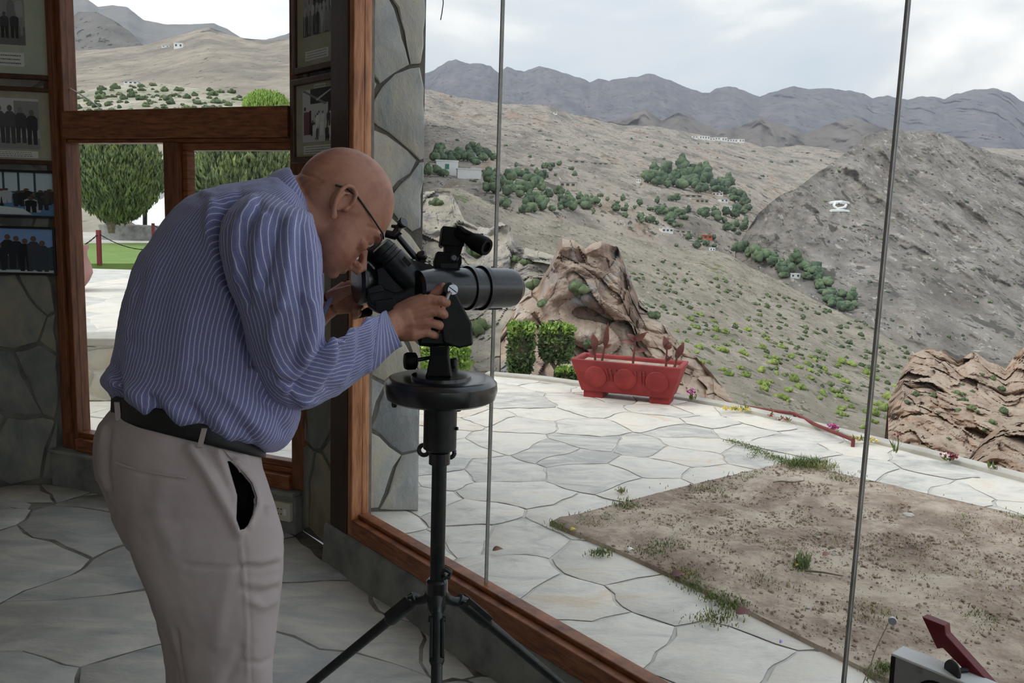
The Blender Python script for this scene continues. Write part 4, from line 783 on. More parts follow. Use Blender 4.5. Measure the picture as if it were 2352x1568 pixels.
# ------------------------------------------------------------------ flowers along the rim
FM = {k: M('petal_'+k, [c], rough=.6) for k, c in dict(magenta=S(190, 44, 160), yellow=S(226, 196, 52), crimson=S(120, 18, 40), pink=S(206, 92, 128), white=S(240, 238, 230), rose=S(170, 40, 70), lilac=S(196, 176, 226)).items()}
def flower(px, py, d, wpx, hpx, pets, label, n=26, stem=0, seed=1, nm='flower', lay=0.):
    r = np.random.default_rng(seed); b = on_floor(px, py, 0.02); k = np.dot(b-CAM, FW)/FPX; w, h_ = wpx*k/2, hpx*k
    t = thing(nm, b, label, 'flower'); mbs = {}
    for i in range(n):
        q = r.uniform(-1, 1, 3); p = b+X3(q[0]*w, q[1]*w*.45, stem+max(.004, h_*(.5+.5*q[2]*(1-abs(q[0])*.6)))); dv = r.normal(size=3); dv[2] = abs(dv[2])*.7; dv /= np.linalg.norm(dv)
        m = mbs.setdefault(pets[i % len(pets)], MB()); l = max(.012, min(w, h_)*.55); leaf(p, p+dv*l, l*.8, r.normal(size=3), .003, mb=m, n=3)
    for c_, m in mbs.items(): m.build('petals', FM[c_], t)
    g = MB()
    for i in range(max(4, n//4)): p = b+X3(r.uniform(-w, w)*.8, r.uniform(-w, w)*.4, .003); leaf(p, p+X3(r.normal()*.02, r.normal()*.02, .012+abs(r.normal())*.02+stem*.5), .012, r.normal(size=3), mb=g, n=3)
    g.build('leaves', MAT['weed'], t)
    if stem: MB().tube([b, b+X3(.01, 0, stem*.6), b+X3(.0, 0, stem+h_*.4)], .004, 6).build('stem', MAT['weed'], t)
flower(1588, 919, 7, 18, 16, ['magenta'], 'magenta blossom on a short stem beside the red planter', 40, .045, 1)
flower(1690, 942, 6.8, 66, 8, ['yellow'], 'long strip of yellow flowers on the rim past the planter', 90, 0, 2)
flower(1770, 958, 6.5, 14, 10, ['rose', 'pink'], 'small rose coloured flower on the rim between yellow strip and rail', 18, 0, 3)
flower(1800, 967, 6.4, 34, 8, ['rose', 'pink', 'white'], 'faded rose and white flower clump below the rail corner', 40, 0, 4)
flower(1912, 992, 6.1, 22, 16, ['magenta', 'pink'], 'magenta and pink flower clump on the rim beyond the rail end', 50, .012, 5)
flower(1982, 1013, 5.9, 62, 9, ['yellow', 'yellow', 'white'], 'yellow and white flower strip at the glass joint', 110, 0, 6)
flower(2058, 1040, 5.7, 14, 12, ['crimson'], 'single dark crimson flower on a long bare stem', 26, .11, 7)
flower(2180, 1058, 5.5, 30, 16, ['crimson', 'rose', 'white'], 'crimson and white flower cluster on the far rim', 60, .01, 8)
flower(2282, 1077, 5.4, 26, 8, ['white', 'white', 'pink'], 'low white flowers at the end of the rim', 40, 0, 9)
# ------------------------------------------------------------------ grass and litter on the soil bed and paving
def tufts(name, spots, n, hgt, mat, label, seed, parent=None):
    r = np.random.default_rng(seed); mb = MB()
    for i in range(n):
        a = spots[r.integers(len(spots))]; p = on_floor(a[0]+r.normal()*a[2], a[1]+r.normal()*a[3], .012); an = r.uniform(0, 6.28); l = hgt*(.5+r.random()); w = .0022
        tip = p+X3(math.cos(an)*l*.55, math.sin(an)*l*.55, l*.75); mid = p+X3(math.cos(an)*l*.15, math.sin(an)*l*.15, l*.5); s = X3(-math.sin(an), math.cos(an), 0)*w
        mb.add([p-s, p+s, mid+s*.7, mid-s*.7, tip], [(0, 1, 2, 3), (3, 2, 4)])
    return mb.build(name, mat, parent)
g = tufts('edge_grass', [(1295, 1205, 18, 6), (1345, 1200, 28, 9), (1400, 1195, 14, 6), (1440, 1160, 20, 6), (1380, 1270, 14, 5), (1500, 1262, 24, 12), (1530, 1245, 20, 8), (1600, 1345, 14, 8), (1645, 1370, 20, 10), (1680, 1390, 16, 8), (1640, 1125, 30, 6), (1720, 1095, 20, 5), (2230, 1200, 40, 12), (2330, 1195, 30, 8), (1920, 1100, 30, 10), (2040, 1545, 30, 10), (2240, 1430, 30, 14)], 3800, .020, MAT['weed'], '', 4)
tag(g, 'short green grass creeping in along the soil bed edges', 'grass', kind='stuff')
g = tufts('joint_moss', [(1680+q*14, 1012+q*5.2, 8, 2.0) for q in range(11)]+[(1732, 1042, 8, 6), (1775, 1052, 12, 3), (1800, 1062, 12, 3)], 1500, .010, MAT['weed'], '', 5)
tag(g, 'green moss line filling one paving joint above the soil bed', 'moss', kind='stuff')
g = tufts('dry_grass', [(1600, 1170, 60, 25), (1850, 1210, 90, 30), (1700, 1250, 80, 30), (1780, 1330, 60, 20), (2050, 1250, 90, 40), (2200, 1330, 70, 40), (1990, 1400, 60, 20), (1640, 1420, 30, 10), (1570, 1320, 20, 8)], 2600, .016, MAT['straw'], '', 6)
tag(g, 'thin dry grass scattered over the bare soil', 'grass', kind='stuff')
def clump(px, py, wpx, n, hgt, label, mat, seed, nm='grass_tuft', sy=5):
    b = on_floor(px, py, .015); t = thing(nm, b, label, 'grass'); tufts('blades', [(px, py, wpx/3, sy)], n, hgt, MAT[mat], '', seed, t)
    return t
clump(1850, 1068, 70, 700, .05, 'big green weed tuft at the upper corner of the soil bed', 'weed', 11)
clump(1880, 1074, 60, 300, .035, 'straw coloured tuft trailing from the big weed tuft', 'straw', 12)
clump(1427, 1128, 16, 120, .016, 'dry brown leaf clump lying alone on the paving', 'straw', 13, sy=3)
clump(2040, 1540, 50, 160, .03, 'green tuft beside the sign board', 'weed', 14)
tw = thing('twig', on_floor(1850, 1305, .03), 'uprooted weed with a long bare stalk lying on the soil', 'twig')
MB().tube([on_floor(1850, 1310, .03), on_floor(1890, 1314, .035), on_floor(1934, 1322, .025)], [.006, .004, .003], 6).build('stalk', MAT['bark'], tw)
tufts('blades', [(1842, 1300, 9, 9)], 240, .05, MAT['weed'], '', 15, tw)
mb = MB(); mb.tube([on_floor(1776+q*9, 1107-1.5*math.sin(q*.9)-q*.3, .03) for q in range(9)], [.003, .004, .005, .005, .005, .005, .004, .004, .002], 6)
tag(mb.build('twig', MAT['bark']), 'dark curved twig on the soil near the big tuft', 'twig')
def pebble(px, py, wpx, mat, label, seed, nm='stone', fl=.5):
    p = on_floor(px, py, .02); r = wpx*np.dot(p-CAM, FW)/FPX/2; mb = MB(); bm = bmesh.new(); bmesh.ops.create_icosphere(bm, subdivisions=2, radius=1)
    vs = [p+np.array(v.co)*np.array([1, .8, fl])*r*(1+.4*mnoise.noise(v.co*1.6+Vector((seed, 0, 0)))) for v in bm.verts]
    mb.add(vs, [tuple(v.index for v in f.verts) for f in bm.faces]); bm.free(); return tag(mb.build(nm, MAT[mat], smooth=30), label, 'stone')
pebble(2086, 1182, 26, 'concrete', 'flat pale stone half sunk in the soil bed', 1, fl=.35)
pebble(1917, 1272, 15, 'concrete', 'small whitish stone on the soil beside a red leaf', 2, fl=.8)
pebble(1880, 1234, 12, 'concrete', 'little pale stone in the middle of the soil bed', 3)
pebble(1855, 1395, 10, 'concrete', 'pale chip on the soil near the glass joint', 4)
def scrap(px, py, wpx, mat, label, nm, seed, ang=.4):
    p = on_floor(px, py, .025); r = wpx*np.dot(p-CAM, FW)/FPX; mb = leaf(p-X3(r*.5, 0, 0), p+X3(r*.5*math.cos(ang), r*.5*math.sin(ang), .012), r*.6, (0, -.3, 1), .006, mb=MB())
    return tag(mb.build(nm, mat, smooth=180), label, 'leaf')
scrap(1317, 1218, 14, FM['yellow'], 'yellow leaf at the near tip of the soil bed', 'fallen_leaf', 1)
scrap(1449, 1264, 16, FM['white'], 'pale green scrap on the soil near the paving', 'fallen_leaf', 2)
scrap(1797, 1477, 13, FM['lilac'], 'lilac petal lying on the grey paving', 'fallen_leaf', 3)
scrap(1832, 1300, 10, FM['yellow'], 'tiny yellow leaf on the uprooted weed', 'fallen_leaf', 4)
scrap(1900, 1276, 22, MAT['terracotta'], 'reddish dry leaf beside the small whitish stone', 'fallen_leaf', 5)
scrap(1144, 1265, 26, MAT['wood'], 'brown dry leaf by the first glass joint', 'fallen_leaf', 6)
scrap(1710, 1410, 40, MAT['canna'], 'curled maroon leaf on the near edge of the soil', 'fallen_leaf', 7)
scrap(1558, 1322, 34, MAT['canna'], 'maroon leaf litter on the bed edge', 'fallen_leaf', 8)
# ------------------------------------------------------------------ things beyond the transom window
lw_ = [on_floor(40, 609, RZ)[:2], on_floor(560, 606, RZ)[:2], on_floor(560, 558, RZ)[:2], on_floor(40, 561, RZ)[:2]]
lo_ = slab('lawn', lw_, .2, RZ+.02, MAT['lawn']); lo_['label'] = 'bright green lawn strip behind the raised terrace'
pw_ = [on_floor(40, 562, RZ)[:2], on_floor(560, 559, RZ)[:2], on_floor(560, 530, RZ)[:2], on_floor(40, 535, RZ)[:2]]
po_ = slab('path', pw_, .2, RZ+.01, MAT['concrete']); po_['label'] = 'pale path behind the lawn'
jt = thing('clay_jar', on_floor(160, 668, RZ), 'big rounded terracotta jar on the raised terrace', 'pot')
jb = on_floor(160, 668, RZ); k = np.dot(jb-CAM, FW)/FPX
MB().lathe(jb, (0, 0, 1), [(0, 26*k), (8*k, 30*k), (24*k, 42*k), (42*k, 50*k), (58*k, 48*k), (76*k, 41*k), (84*k, 39*k), (92*k, 40*k), (100*k, 44*k), (106*k, 43*k), (106*k, 36*k), (70*k, 36*k)], 32).build('jar', MAT['terracotta'], jt, smooth=50)
jp = thing('potted_plant', jb+X3(0, 0, 100*k), 'yellow green leafy plant growing in the terracotta jar', 'plant')
r = np.random.default_rng(2)
for i in range(26):
    an = r.uniform(0, 6.28); z = r.uniform(95, 150)*k; p = jb+X3(math.cos(an)*8*k, math.sin(an)*8*k, z); q = p+X3(math.cos(an)*r.uniform(18, 36)*k, math.sin(an)*r.uniform(18, 36)*k, r.uniform(-8, 26)*k)
    leaf(p, q, 13*k, (0, 0, 1), 3*k, MAT['limedark'], jp)
MB().tube([jb+X3(0, 0, 70*k), jb+X3(0, 0, 150*k)], 3*k, 7).build('stem', MAT['weed'], jp)
cf = thing('chain_fence', on_floor(229, 608, RZ), 'brown posts joined by a sagging chain along the lawn', 'fence')
def fpost(base, h_, w):
    return MB().box(base+X3(0, 0, h_/2), (w/2, 0, 0), (0, w/2, 0), (0, 0, h_/2)).build('post', MAT['redwood'], cf, bevel=.004)
b1 = on_floor(229, 608, RZ); b2 = on_floor(353, 566, RZ); b3 = on_floor(440, 612, RZ); b0_ = on_floor(60, 612, RZ)
for b_ in (b1, b2, b3, b0_): fpost(b_, .60, .065)
def chain(a, b, sag, name='chain'):
    L_ = np.linalg.norm(b-a); n_ = int(L_/.055); mb = MB()
    for i in range(n_):
        t = (i+.5)/n_; c = a+(b-a)*t-X3(0, 0, sag*4*t*(1-t)); ax = (b-a)/L_-X3(0, 0, sag*4*(1-2*t)/L_); ax /= np.linalg.norm(ax); sd_ = np.cross(ax, (0, 0, 1) if i % 2 else (.3, .3, .9)); sd_ /= np.linalg.norm(sd_)
        mb.tube([c+ax*.036*math.cos(q)+sd_*.018*math.sin(q) for q in np.linspace(0, 2*PI, 9)], .006, 5, cap=False)
    return mb.build(name, MAT['blackmatt'], cf)
chain(b1+X3(0, 0, .54), b3+X3(0, 0, .54), .26); chain(b0_+X3(0, 0, .5), b1+X3(0, 0, .54), .28); chain(b2+X3(0, 0, .56), on_floor(470, 585, RZ)+X3(0, 0, .3), .1)
def globe_tree(px, py, d, rpx, hpx, base_py, label, seed, n=9000, ls=.17, mat='topiary', trunk=True):
    c = P(px, py, d); k = d/FPX; rx, rz = rpx*k, hpx*k; b = P(px-10, base_py, d); t = thing('globe_tree', b, label, 'tree')
    mb = MB(); r = np.random.default_rng(seed)
    for _ in range(n):
        v = r.normal(size=3); v /= np.linalg.norm(v)
        if v[1] > .55: continue
        sh = 1-.28*max(0, -v[2])**2; lump = 1+.07*mnoise.noise(Vector(v*5+seed))+.04*mnoise.noise(Vector(v*11+seed)); q = (.80+.22*r.random())*lump
        p = c+v*np.array([rx*sh, rx*sh, rz])*q; dr = v*np.array([.35, .35, .1])+X3(0, 0, .95)+r.normal(size=3)*.22; dr /= np.linalg.norm(dr); s = np.cross(dr, v+r.normal(size=3)*.3); s /= np.linalg.norm(s); l = ls*(.6+.8*r.random())*rx
        nn = np.cross(s, dr)*l*.16
        mb.add([p-dr*l*.5, p+s*l*.15, p+dr*l*.5, p-s*l*.15, p+nn], [(0, 1, 4), (1, 2, 4), (2, 3, 4), (3, 0, 4)])
    mb.build('foliage', MAT[mat], t)
    MB().ball(c, 1, 3, sc=(rx*.86, rx*.86, rz*.86)).build('inner_branches', MAT['leafy'], t)
    if trunk:
        tk = MB()
        for a_ in np.linspace(0, 6.28, 7)[:-1]: tk.tube([b+X3(.02*math.cos(a_), .02*math.sin(a_), 0), b+X3(.10*math.cos(a_), .10*math.sin(a_), .3*rz), c+X3(rx*.5*math.cos(a_), rx*.5*math.sin(a_), -rz*.72)], [.07, .06, .05], 6)
        tk.build('trunk', MAT['bark'], t)
    return t
globe_tree(266, 398, 22.4, 103, 112, 534, 'dark rounded conifer on a fan of stems in a stone ring', 3, n=17000, ls=.15)
globe_tree(575, 455, 18.5, 150, 135, 660, 'big rounded conifer behind the bent man', 5, n=17000, ls=.14)
globe_tree(612, 246, 36, 52, 36, 300, 'yellow green tree crown peeping over the transom', 8, n=5000, ls=.2, mat='lime')
rg = thing('tree_ring', on_floor(262, 553, RZ), 'round grey stone ring around the dark conifer', 'planter')
rb = on_floor(262, 553, RZ)+X3(0, 1.0, 0); k = np.dot(rb-CAM, FW)/FPX
MB().lathe(rb, (0, 0, 1), [(0, 62*k), (26*k, 62*k), (30*k, 64*k), (34*k, 64*k), (34*k, 54*k), (20*k, 54*k)], 28).build('ring_wall', MAT['kerb'], rg, smooth=40)
MB().lathe(rb+X3(0, 0, 26*k), (0, 0, 1), [(0, 54*k), (2*k, 54*k)], 24).build('earth', MAT['soil'], rg)
# hut with a white sheet roof, and a grey outbuilding, behind the conifers
hu = thing('hut', P(340, 560, 30), 'low hut with a white sloping sheet roof behind the conifer', 'house')
A_, B_, C_ = P(286, 494, 33), P(362, 540, 27.5), P(410, 440, 36); D_ = B_+(C_-A_)
MB().prism([A_, B_, D_, C_], (0, 0, -.10)).build('roof', MAT['white'], hu)
gx = (C_-A_)
for i in range(9):
    p, q = A_+gx*(i+.5)/9, B_+gx*(i+.5)/9; MB().tube([p+X3(0, 0, .02), q+X3(0, 0, .02)], .03, 6).build('roof_rib', MAT['white'], hu)
dn = X3(0, 0, -2.2)
MB().prism([A_+(B_-A_)*.06-X3(0, 0, .1), B_-(B_-A_)*.06-X3(0, 0, .1), B_-(B_-A_)*.06+dn, A_+(B_-A_)*.06+dn], gx*.9).build('wall', MAT['bark'], hu)
MB().tube([P(333, 535, 26.5), P(333, 470, 26.5)], .07, 8).build('post', MAT['blackmatt'], hu)
gb = thing('outbuilding', P(385, 470, 42), 'grey outbuilding with a pale roof edge at the conifer side', 'house')
MB().prism([P(352, 470, 42), P(420, 476, 40), P(420, 408, 40), P(352, 398, 42)], (0, 4, 0)).build('wall', MAT['grey'], gb)
MB().prism([P(348, 398, 42.3), P(424, 412, 39.5), P(424, 402, 39.5), P(372, 386, 42.3)], (0, 4.4, 0)).build('roof', MAT['white'], gb)
# white cable hanging past the upper pane
cb_ = []
for q in np.linspace(0, 1, 9):
    a_, z_ = WB.hit(140+94*q, 196+56*q**1.35, -.012); cb_.append(WB.w(a_, z_, -.012))
tag(MB().tube(cb_, .0035, 6).build('cable', MAT['white']), 'white cable crossing the corner of the upper window pane', 'cable')
# ------------------------------------------------------------------ pictures on the piers: flat prints behind frames
def print_mesh(name, wl, a0, a1, z0, z1, t, shapes, parent):
    """flat print as coloured patches; shapes: (polygon in 0..1 picture coords, rgb)"""
    mb = MB(); cols = []
    for li, (poly, c) in enumerate(shapes):
        mb.add([wl.w(a0+(a1-a0)*u, z0+(z1-z0)*v, t+li*.00004) for u, v in poly], [tuple(range(len(poly)))]); cols.append(c)
    o = mb.build(name, MAT['print'], parent); me = o.data
    ca = me.color_attributes.new('col', 'FLOAT_COLOR', 'CORNER')
    for f, c in zip(me.polygons, cols):
        for li in f.loop_indices: ca.data[li].color = S(*c)
    return o
MAT['print'] = attr_mat('photo_print', .45)
MAT['mat_board'] = M('picture_mount', [S(158, 154, 134), S(172, 168, 148)], 12, 3, .7)
MAT['mat_green'] = M('picture_mount_green', [S(172, 180, 162), S(184, 190, 172)], 12, 3, .7)
def circ(x, y, rx, ry, n=9): return [(x+rx*math.cos(q), y+ry*math.sin(q)) for q in np.linspace(0, 2*PI, n, endpoint=False)]
def rect(x0, y0, x1, y1): return [(x0, y0), (x1, y0), (x1, y1), (x0, y1)]
def figure(x, y0, h, body, head, legs=None, w=.07, lean=0):
    out = [([(x-w, y0+h*.42), (x+w, y0+h*.42), (x+w*1.05, y0+h*.75), (x+w*.5+lean, y0+h*.84), (x-w*.5+lean, y0+h*.84), (x-w*1.05, y0+h*.75)], body)]
    lg = legs or body
    out += [([(x-w*.9, y0), (x-w*.2, y0), (x-w*.05, y0+h*.45), (x-w*.9, y0+h*.45)], lg), ([(x+w*.2, y0), (x+w*.9, y0), (x+w*.9, y0+h*.45), (x+w*.05, y0+h*.45)], lg)]
    out.append((circ(x+lean, y0+h*.92, w*.48, h*.085), head)); return out
def script_lines(u0, u1, v0, v1, n, rnd):
    out = []
    for i in range(n):
        v = v1-(v1-v0)*(i+.6)/n; u = u0
        while u < u1-.02:
            w = rnd.uniform(.012, .035); out.append((rect(u, v-(v1-v0)*.16/n, min(u+w, u1), v+(v1-v0)*.16/n), (110, 108, 104))); u += w+.010
    return out
rnd = random.Random(4)
def picture(wl, px0, px1, py0, py1, t, label, mount, photo, inner, frame='framewood', cap=None, head=None, fw_=.02, fixed=None):
    """frame outline given by two pixel columns and rows on the wall plane; photo area as fractions of the inside"""
    if fixed: a0, a1, z0, z1 = fixed
    else:
        pm = (px0+px1)/2; a0, a1 = wl.hit(px0, (py0+py1)/2, t)[0], wl.hit(px1, (py0+py1)/2, t)[0]; z1, z0 = wl.hit(pm, py0, t)[1], wl.hit(pm, py1, t)[1]
    th = thing('framed_photograph', wl.w((a0+a1)/2, z0, t), label, 'picture')
    f = fw_
    for nm, q in (('frame_side', (a0, a0+f, z0, z1)), ('frame_side', (a1-f, a1, z0, z1)), ('frame_rail', (a0+f, a1-f, z0, z0+f)), ('frame_rail', (a0+f, a1-f, z1-f, z1))):
        MB().wbox(wl, q[0], q[1], q[2], q[3], t-.022, t+.006).build(nm, MAT[frame], th, bevel=.003)
    if mount: MB().wbox(wl, a0+f, a1-f, z0+f, z1-f, t-.018, t-.008).build('mount', MAT[mount], th)
    else: MB().wbox(wl, a0+f, a1-f, z0+f, z1-f, t-.018, t-.009).build('backing', MAT['blackframe'], th)
    A0, A1, Z0, Z1 = a0+f, a1-f, z0+f, z1-f
    def sub(b): return A0+(A1-A0)*b[0], A0+(A1-A0)*b[1], Z0+(Z1-Z0)*b[2], Z0+(Z1-Z0)*b[3]
    print_mesh('photo', wl, *sub(inner), t-.0078, photo, th)
    if cap: print_mesh('caption', wl, *sub(cap), t-.0078, [(rect(0, 0, 1, 1), (214, 216, 210))]+script_lines(.06, .94, .1, .95, 3, rnd), th)
    if head: print_mesh('caption', wl, *sub(head), t-.0078, [(rect(0, 0, 1, 1), (208, 210, 204))]+script_lines(.06, .94, .1, .9, 1, rnd), th)
    return th
G_ = lambda v: (v, v, v)
def group_bw(bg, ground, rows, seed, extra=()):
    r = random.Random(seed); out = [(rect(0, 0, 1, 1), G_(bg)), (rect(0, 0, 1, ground), G_(max(60, bg-40)))]+list(extra)
    for (y0, h, n, lo, hi, d0, d1, w) in rows:
        for i in range(n):
            x = lo+(hi-lo)*(i+.5)/n+r.uniform(-.015, .015); b = r.randint(d0, d1); out += figure(x, y0+r.uniform(-.02, .02), h*r.uniform(.93, 1.07), (b, b, b+3), G_(r.randint(90, 130)), G_(max(15, b-r.randint(0, 25))), w)
    return out
TL = .03
picture(WL, -170, 141, -70, 178, TL, 'framed grey group photograph, topmost on the stone pier', 'mat_green', group_bw(150, .3, [(.16, .62, 9, .04, .98, 120, 165, .045), (.12, .42, 7, .05, .95, 28, 80, .05)], 1), (.06, .74, .30, .94), cap=(.30, .72, .08, .22), frame='framewood', fw_=.024)
picture(WL, -170, 139, 196, 374, TL, 'framed photograph of standing officers, second from the top on the stone pier', 'mat_board', group_bw(176, .22, [(.1, .72, 6, .32, .98, 28, 120, .055)], 2, [(rect(0, .55, 1, 1), G_(196)), (rect(.75, .4, 1, .95), G_(140))]), (.06, .86, .16, .90), cap=(.10, .84, .03, .13), head=(.1, .5, .91, .98), frame='framewood', fw_=.022)
def hall():
    r = random.Random(5); out = [(rect(0, 0, 1, 1), (150, 176, 196)), (rect(0, 0, 1, .45), (96, 136, 176)), (rect(.02, .55, .98, .98), (196, 214, 220))]
    for x in (.1, .24, .4, .55, .68, .82): out.append((rect(x, .5, x+.02, 1), (60, 80, 90)))
    out.append((rect(0, .52, 1, .56), (70, 90, 100)))
    for i in range(20): x, y = r.uniform(.34, .98), r.uniform(.2, .46); c = r.choice([(24, 30, 34), (44, 50, 52), (70, 66, 60), (180, 184, 190)]); out += figure(x, y-.14, .34, c, (96, 74, 60), c, .05)
    out += figure(.06, .28, .5, (20, 24, 34), (90, 70, 60), None, .045); out.append(([(.42, .02), (.80, .02), (.72, .16), (.48, .22)], (206, 212, 216))); return out
picture(WL, -150, 130, 388, 498, TL, 'small blue colour photograph of a seated hall, third from the top on the pier', None, hall(), (.0, 1, 0, 1), frame='blackframe', fw_=.012)
def outing():
    r = random.Random(6); out = [(rect(0, 0, 1, 1), (130, 164, 214)), ([(0, 0), (1, 0), (1, .62), (.86, .5), (.7, .42), (.4, .30), (0, .26)], (58, 74, 84)), (rect(0, 0, 1, .06), (200, 204, 208))]
    for i in range(9): x = .30+.075*i; c = r.choice([(22, 26, 32), (34, 38, 42), (60, 66, 74)]); out += figure(x, r.uniform(.02, .1), r.uniform(.62, .84), c, (110, 84, 70), None, .055)
    out += figure(.22, .05, .72, (220, 224, 230), (120, 92, 76), (210, 216, 226), .065); out.append(([(.17, .58), (.20, .56), (.10, .86), (.07, .85)], (214, 218, 226))); return out
picture(WL, -150, 128, 518, 630, TL, 'small photograph of people outdoors under blue sky, lowest on the stone pier', None, outing(), (.0, 1, 0, 1), frame='blackframe', fw_=.012)
TP = .07
picture(WP, 672, 795, -90, 160, TP, 'framed photograph of a crowd in white, upper one on the corner pier', 'mat_board', group_bw(60, .3, [(.02, .60, 8, .02, .98, 150, 215, .05), (.0, .42, 7, .06, .94, 20, 190, .05)], 7, [(rect(0, .55, 1, 1), G_(24)), (rect(0, .35, .3, .8), G_(150))]), (.14, .80, .32, .97), cap=(.18, .68, .06, .16), fw_=.026)
def shed():
    out = [(rect(0, 0, 1, 1), G_(196)), (rect(.25, .72, 1, 1), G_(30)), ([(0, .98), (.06, 1), (.78, .70), (.70, .68)], G_(120)), ([(.42, .80), (.46, .77), (1, .98), (1, 1)], G_(190)), (rect(.80, .30, 1, .74), G_(36)), (rect(.04, .14, .28, .58), (120, 74, 92)), (rect(.22, .14, .28, .6), (60, 30, 44)), (circ(.08, .64, .035, .04), G_(60))]
    r = random.Random(9)
    for i in range(16): x, y = r.uniform(.3, .98), r.uniform(.0, .30); b = r.choice([220, 230, 206, 60, 110]); out += figure(x, y, .30, G_(b), G_(90), None, .055)
    return out
picture(WP, 670, 797, 172, 372, TP, 'framed photograph of a seated crowd under a roof, lower one on the corner pier', 'mat_board', shed(), (.14, .80, .20, .92), cap=(.16, .80, .03, .15), head=(.38, .62, .93, .98), fw_=.026)
# ------------------------------------------------------------------ socket on the kerb
sk = WB.hit(645, 1170, .08); s0, z0 = sk
so = thing('power_socket', WB.w(s0, z0, .078), 'ivory double power socket with a switch on the low kerb', 'socket')
sa, sb = WB.hit(608, 1170, .085)[0], WB.hit(669, 1175, .085)[0]; za, zb_ = .035, .130
zc = WB.hit(640, 1171, .085)[1]; za, zb_ = zc-.045, zc+.045
MB().wbox(WB, sa, sb, za, zb_, .070, .096).build('plate', MAT['socket'], so, bevel=.004)
for cx in (.40, .62):
    for i in (-1, 1):
        for j in (-1, 1): c = WB.w(sa+(sb-sa)*(cx+.055*i), (za+zb_)/2+.012*j, .0955); MB().lathe(c, WB.n, [(0, .0035), (.0012, .0035)], 10).build('socket_hole', MAT['ink'], so)
MB().wbox(WB, sa+(sb-sa)*.76, sa+(sb-sa)*.88, (za+zb_)/2-.016, (za+zb_)/2+.016, .095, .101).build('switch', MAT['white'], so, bevel=.002)
# ------------------------------------------------------------------ sign box and red arrow by the window
TS = .34
SGN = Wall(WA.w(0, 0, TS)[:2], WA.d[:2])
q0 = SGN.hit(2046, 1499); q1 = SGN.hit(2218, 1568)
sl = (q1[1]-q0[1])/(q1[0]-q0[0])
sb_ = thing('sign_board', SGN.w(q0[0], 0, 0), 'white box sign with black lettering standing by the big window', 'sign')
aS, zS, LS, HS, DS = q0[0], q0[1], .62, .36, .044
ca, sa_ = math.cos(math.atan(sl)), math.sin(math.atan(sl))
def SG(u, v, t=0): return SGN.w(aS+u*ca+v*sa_*-1, zS+u*sa_+v*ca, t)
ex, ez = (SG(1, 0)-SG(0, 0)), (SG(0, 1)-SG(0, 0)); en = SGN.n
MB().box(SG(LS/2, -.0025, -DS/2), ex*LS/2, en*DS/2, ez*.0025).build('top_panel', MAT['white'], sb_, bevel=.002)
MB().box(SG(LS/2, -HS+.0025, -DS/2), ex*LS/2, en*DS/2, ez*.0025).build('bottom_panel', MAT['white'], sb_, bevel=.002)
for u in (.004, LS-.004): MB().box(SG(u, -HS/2, -DS/2), ex*.004, en*DS/2, ez*(HS/2-.005)).build('side_panel', MAT['dark'], sb_, bevel=.002)
MB().box(SG(LS/2, -HS/2, -.006), ex*(LS/2-.008), en*.004, ez*(HS/2-.005)).build('face_panel', MAT['grey'], sb_)
for u in (.050, .30): MB().lathe(SG(u, -.010, -.002), en, [(0, .0045), (.002, .004)], 12).build('face_screw', MAT['chrome'], sb_)
MB().lathe(SG(.155, 0, -.024), ez, [(0, .004), (.0015, .004)], 12).build('screw_hole', MAT['ink'], sb_)
MB().box(SG(.2, -HS-.02, -DS/2), ex*.02, en*.02, ez*.03).tube([SG(.2, -HS, -DS/2), np.array([*SG(.2, -HS, -DS/2)[:2], 0.0])], .018, 10).build('stand_post', MAT['dark'], sb_, smooth=40)
MB().lathe(np.array([*SG(.2, -HS, -DS/2)[:2], 0.0]), (0, 0, 1), [(0, .16), (.015, .16), (.03, .02)], 24).build('stand_base', MAT['dark'], sb_, smooth=40)
fc = bpy.data.curves.new('lettering', 'FONT'); fc.body = 'Gu'; fc.size = .085; fc.extrude = .0008; fc.offset = .0028
fo_ = bpy.data.objects.new('lettering', fc); COL.objects.link(fo_); fo_.data.materials.append(MAT['ink'])
dg = bpy.context.evaluated_depsgraph_get(); fm = bpy.data.meshes.new_from_object(fo_.evaluated_get(dg)); bpy.data.objects.remove(fo_)
u0 = .044; vtop = -.019
pts_ = [SG(u0+v.co.x, vtop-.0605+v.co.y, -.0012+v.co.z) for v in fm.vertices]
for v, p in zip(fm.vertices, pts_): v.co = p
if not fm.materials: fm.materials.append(MAT['ink'])
link('lettering', fm, sb_)
TA = .30
ARW = Wall(WA.w(0, 0, TA)[:2], WA.d[:2]); tk_ = .020
ar = thing('arrow_sign', ARW.w(*ARW.hit(2208, 1535), 0), 'dark red wooden arrow pointing up beside the white box sign', 'sign')
def AR(px, py): a_, z_ = ARW.hit(px, py); return ARW.w(a_, z_, 0)
ap = [AR(2117, 1416), AR(2170, 1437), AR(2172, 1458), AR(2272, 1568), AR(2320, 1622), AR(2262, 1622), AR(2206, 1530), AR(2165, 1488), AR(2152, 1490)]
MB().prism(ap, -ARW.n*tk_).build('arrow', MAT['redwood'], ar, bevel=.0015)
dc = AR(2206, 1530)+ARW.n*.022
MB().lathe(dc+ARW.n*.001, ARW.n*.8-ARW.d*.45, [(-.024, .004), (-.001, .004), (0, .0165), (.003, .0178), (.006, .0165)], 24).build('bolt_disc', MAT['dark'], ar, smooth=40)
MB().tube([AR(2300, 1600)-ARW.n*.01, np.array([*AR(2300, 1600)[:2], 0.0])-ARW.n*.01], .012, 8).build('stand_rod', MAT['dark'], ar, smooth=40)
